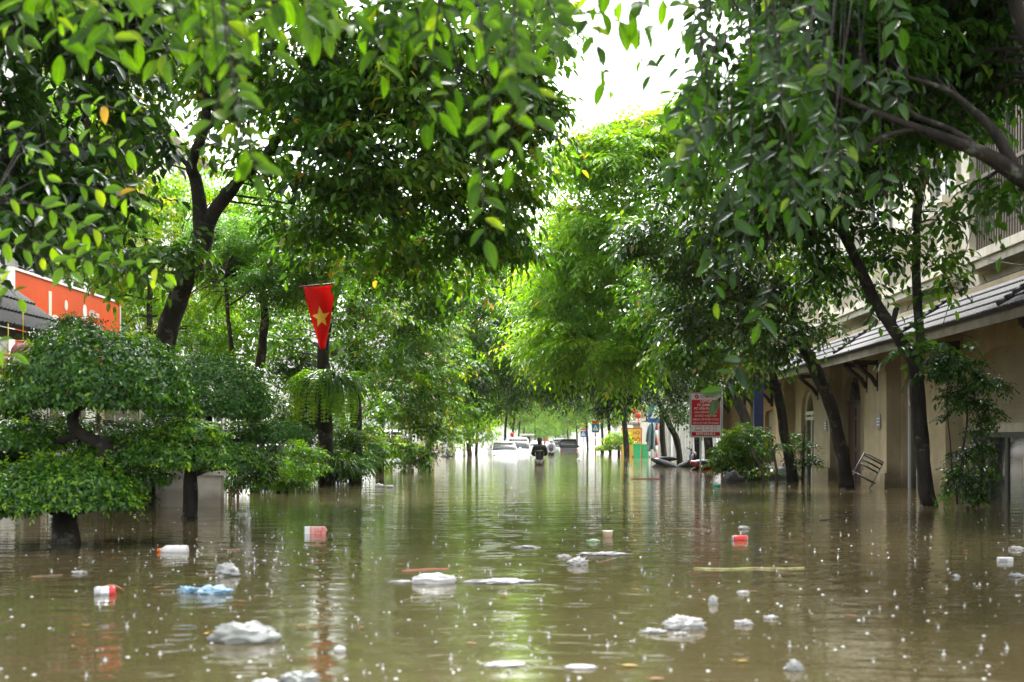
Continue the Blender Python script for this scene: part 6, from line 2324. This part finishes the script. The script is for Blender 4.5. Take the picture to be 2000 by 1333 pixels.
def stick(name, label, x0, y0, x1, y1, r, m_, cat='stick', up=.3):
    a, b_ = Vector(((x0 - VX) * WY(y0) / FPX, WY(y0), 0)), Vector(((x1 - VX) * WY(y1) / FPX, WY(y1), 0))
    root = thing(name, (a + b_) / 2, label, cat, 'sticks and leaves on the flood')
    m = MB()
    R = .6 * r * (a.y + b_.y) / 2 / FPX
    pts = [a.lerp(b_, t_) + Vector((0, .09 * mnoise.noise(Vector((t_ * 3, r, x0))), up * R * (1 + .8 * mnoise.noise(Vector((t_ * 5, x0, 0)))))) for t_ in np.linspace(0, 1, 12)]
    m.tube(pts, [R * (.7 + .5 * mnoise.noise(Vector((i * .7, x0, 1))) + .2) for i in range(12)], 7)
    m.build('stem', m_, root)
    return root


stick('floating_stick', 'red-brown stick floating behind the white domed bag', 786, 1116, 876, 1111, 3.2, REDSTK)
stick('floating_stalk', 'long yellow-green stalk lying across the water at right', 1355, 1111, 1572, 1111, 3.5, BAMB, 'stalk')
stick('floating_stick', 'thin red-brown stick floating far off near the crossing pole', 1232, 936, 1290, 936, 2.2, REDSTK)
stick('floating_stick', 'short dark stick beside the forked tree on the right', 1630, 1009, 1656, 1009, 3, TIMBER)
stick('floating_stick', 'short dark stick left of the other dark one at right', 1601, 1017, 1622, 1015, 2, TIMBER)
stick('floating_stick', 'pale flat stick at far left behind the can', 60, 1128, 122, 1124, 3, STICK)
stick('floating_stick', 'dark twig behind the clear knotted bag', 396, 1126, 420, 1124, 3, STICK)
stick('floating_stick', 'brown twig lying beside the white bottle', 442, 1076, 470, 1075, 4, STICK)
stick('floating_stick', 'pale split stick right of the twin-peaked bag', 1165, 1101, 1200, 1093, 3, STICK)
stick('floating_stick', 'pale thin reed above the red can', 1305, 1033, 1386, 1034, 1.6, STICK)


def bigleaf(label, px, py, wpx, m_, rz=0.0, grp='sticks and leaves on the flood', curl=.2):
    Y = WY(py)
    s_ = Y / FPX
    me_T, F = leaf_template('near')
    root = thing('floating_leaf', ((px - VX) * s_, Y, .006), label, 'leaf', grp, rz)
    m = MB()
    L = wpx * s_
    m.add([((v[0] - .5) * L, v[1] * L * .5, (v[2] * curl + .12 * curl) * L + .002) for v in me_T], F, True)
    local(m, 'blade', m_, root)
    m = MB()
    m.bar((-L * .5, 0, .006), (-L * .75, .02, .006), .0015)
    local(m, 'stalk', m_, root)
    return root


bigleaf('curled brown dead leaf lying on the silver and red can', 222, 1157, 44, LEAFB, .3, curl=1.2)
bigleaf('yellow leaf floating near the bottom centre', 1231, 1304, 34, LEAFY, .1)
bigleaf('orange-brown leaf floating above the largest bag', 470, 1177, 22, LEAFB, .2)
bigleaf('yellow leaf floating below the domed white bag', 816, 1170, 18, LEAFY, .2)
bigleaf('orange leaf touching the white scrap right of centre', 1473, 1158, 18, LEAFB, .1)
bigleaf('brown leaf cut by the bottom edge right of centre', 1283, 1330, 34, LEAFB, .2)
bigleaf('yellow-green leaf at lower right of the white and green bag', 1452, 1295, 26, LEAFY, .4)
rl = random.Random(5)
proto = None
for k in range(46):
    px, py = rl.uniform(60, 1960), 930 + 330 * rl.random() ** 1.3
    if proto is None:
        proto = bigleaf('small fallen leaf floating flat on the brown water', px, py, 13, LEAFY, 0, 'small fallen leaves on the flood')
        py0 = WY(py)
        o = proto
        proto2 = bigleaf('small brown fallen leaf floating flat on the water', rl.uniform(60, 1960), 1050, 13, LEAFB, 0, 'small brown leaves on the flood')
        continue
    o = copy_tree(proto if rl.random() < .5 else proto2)
    Y = WY(py)
    o.location = ((px - VX) * Y / FPX, Y, .006)
    o.rotation_euler = (0, 0, rl.uniform(0, 6.28))
    f = rl.uniform(.5, 1.2)
    o.scale = (f, f, f)

# ------------------------------------------------------------------ raindrop splashes (past counting: one object)
DROP = mat('water_drops', (.62, .64, .60), .10, .8, transmission=.3)
m = MB()
rs_ = random.Random(21)
pts = []
for k in range(900):
    u = rs_.random()
    py = 905 + 425 * u ** 1.5
    pts.append((rs_.uniform(0, 2000), py, 1.0))
for k in range(130):
    pts.append((rs_.gauss(430, 150), rs_.gauss(1085, 24), 1.0))
for k in range(50):
    pts.append((rs_.gauss(1330, 120), rs_.gauss(1010, 60), 1.0))
for (px, py, f) in pts:
    if py < 900 or py > 1335:
        continue
    Y = WY(py)
    x = (px - VX) * Y / FPX
    if abs(x) > 5.6 and Y > 25:
        continue
    sz = rs_.choice((.003, .004, .005, .006, .008)) * f * (1.0 if Y < 25 else 1.5)
    m.ball((x, Y, 0), (sz * 1.3, sz * 1.3, sz * .65), 7, 4)
    if rs_.random() < .35:
        h_ = sz * rs_.uniform(1.5, 3.2)
        m.tube([(x, Y, 0), (x, Y, h_ * .6), (x, Y, h_)], [sz * .7, sz * .35, sz * .5], 5)
        for j in range(rs_.randint(1, 4)):
            a = rs_.uniform(0, 6.28)
            m.ball((x + math.cos(a) * sz * 1.9, Y + math.sin(a) * sz * 1.9, h_ * rs_.uniform(.4, 1.5)), sz * .3, 5, 3)
o = m.build('raindrop_splashes', DROP)
o['kind'] = 'stuff'
o['label'] = 'white raindrop splashes and bubbles scattered over the brown water'

# ------------------------------------------------------------------ rain haze
hz = bpy.data.materials.new('rain_haze')
hz.use_nodes = True
t2 = hz.node_tree
t2.nodes.clear()
pv = t2.nodes.new('ShaderNodeVolumePrincipled')
pv.inputs['Color'].default_value = (.93, .96, .97, 1)
pv.inputs['Density'].default_value = .00012
pv.inputs['Anisotropy'].default_value = .2
oo = t2.nodes.new('ShaderNodeOutputMaterial')
t2.links.new(pv.outputs[0], oo.inputs['Volume'])
m = MB()
m.box(-60, 60, -40, 420, -1.75, 26)
o = m.build('haze', hz)
o['kind'] = 'stuff'
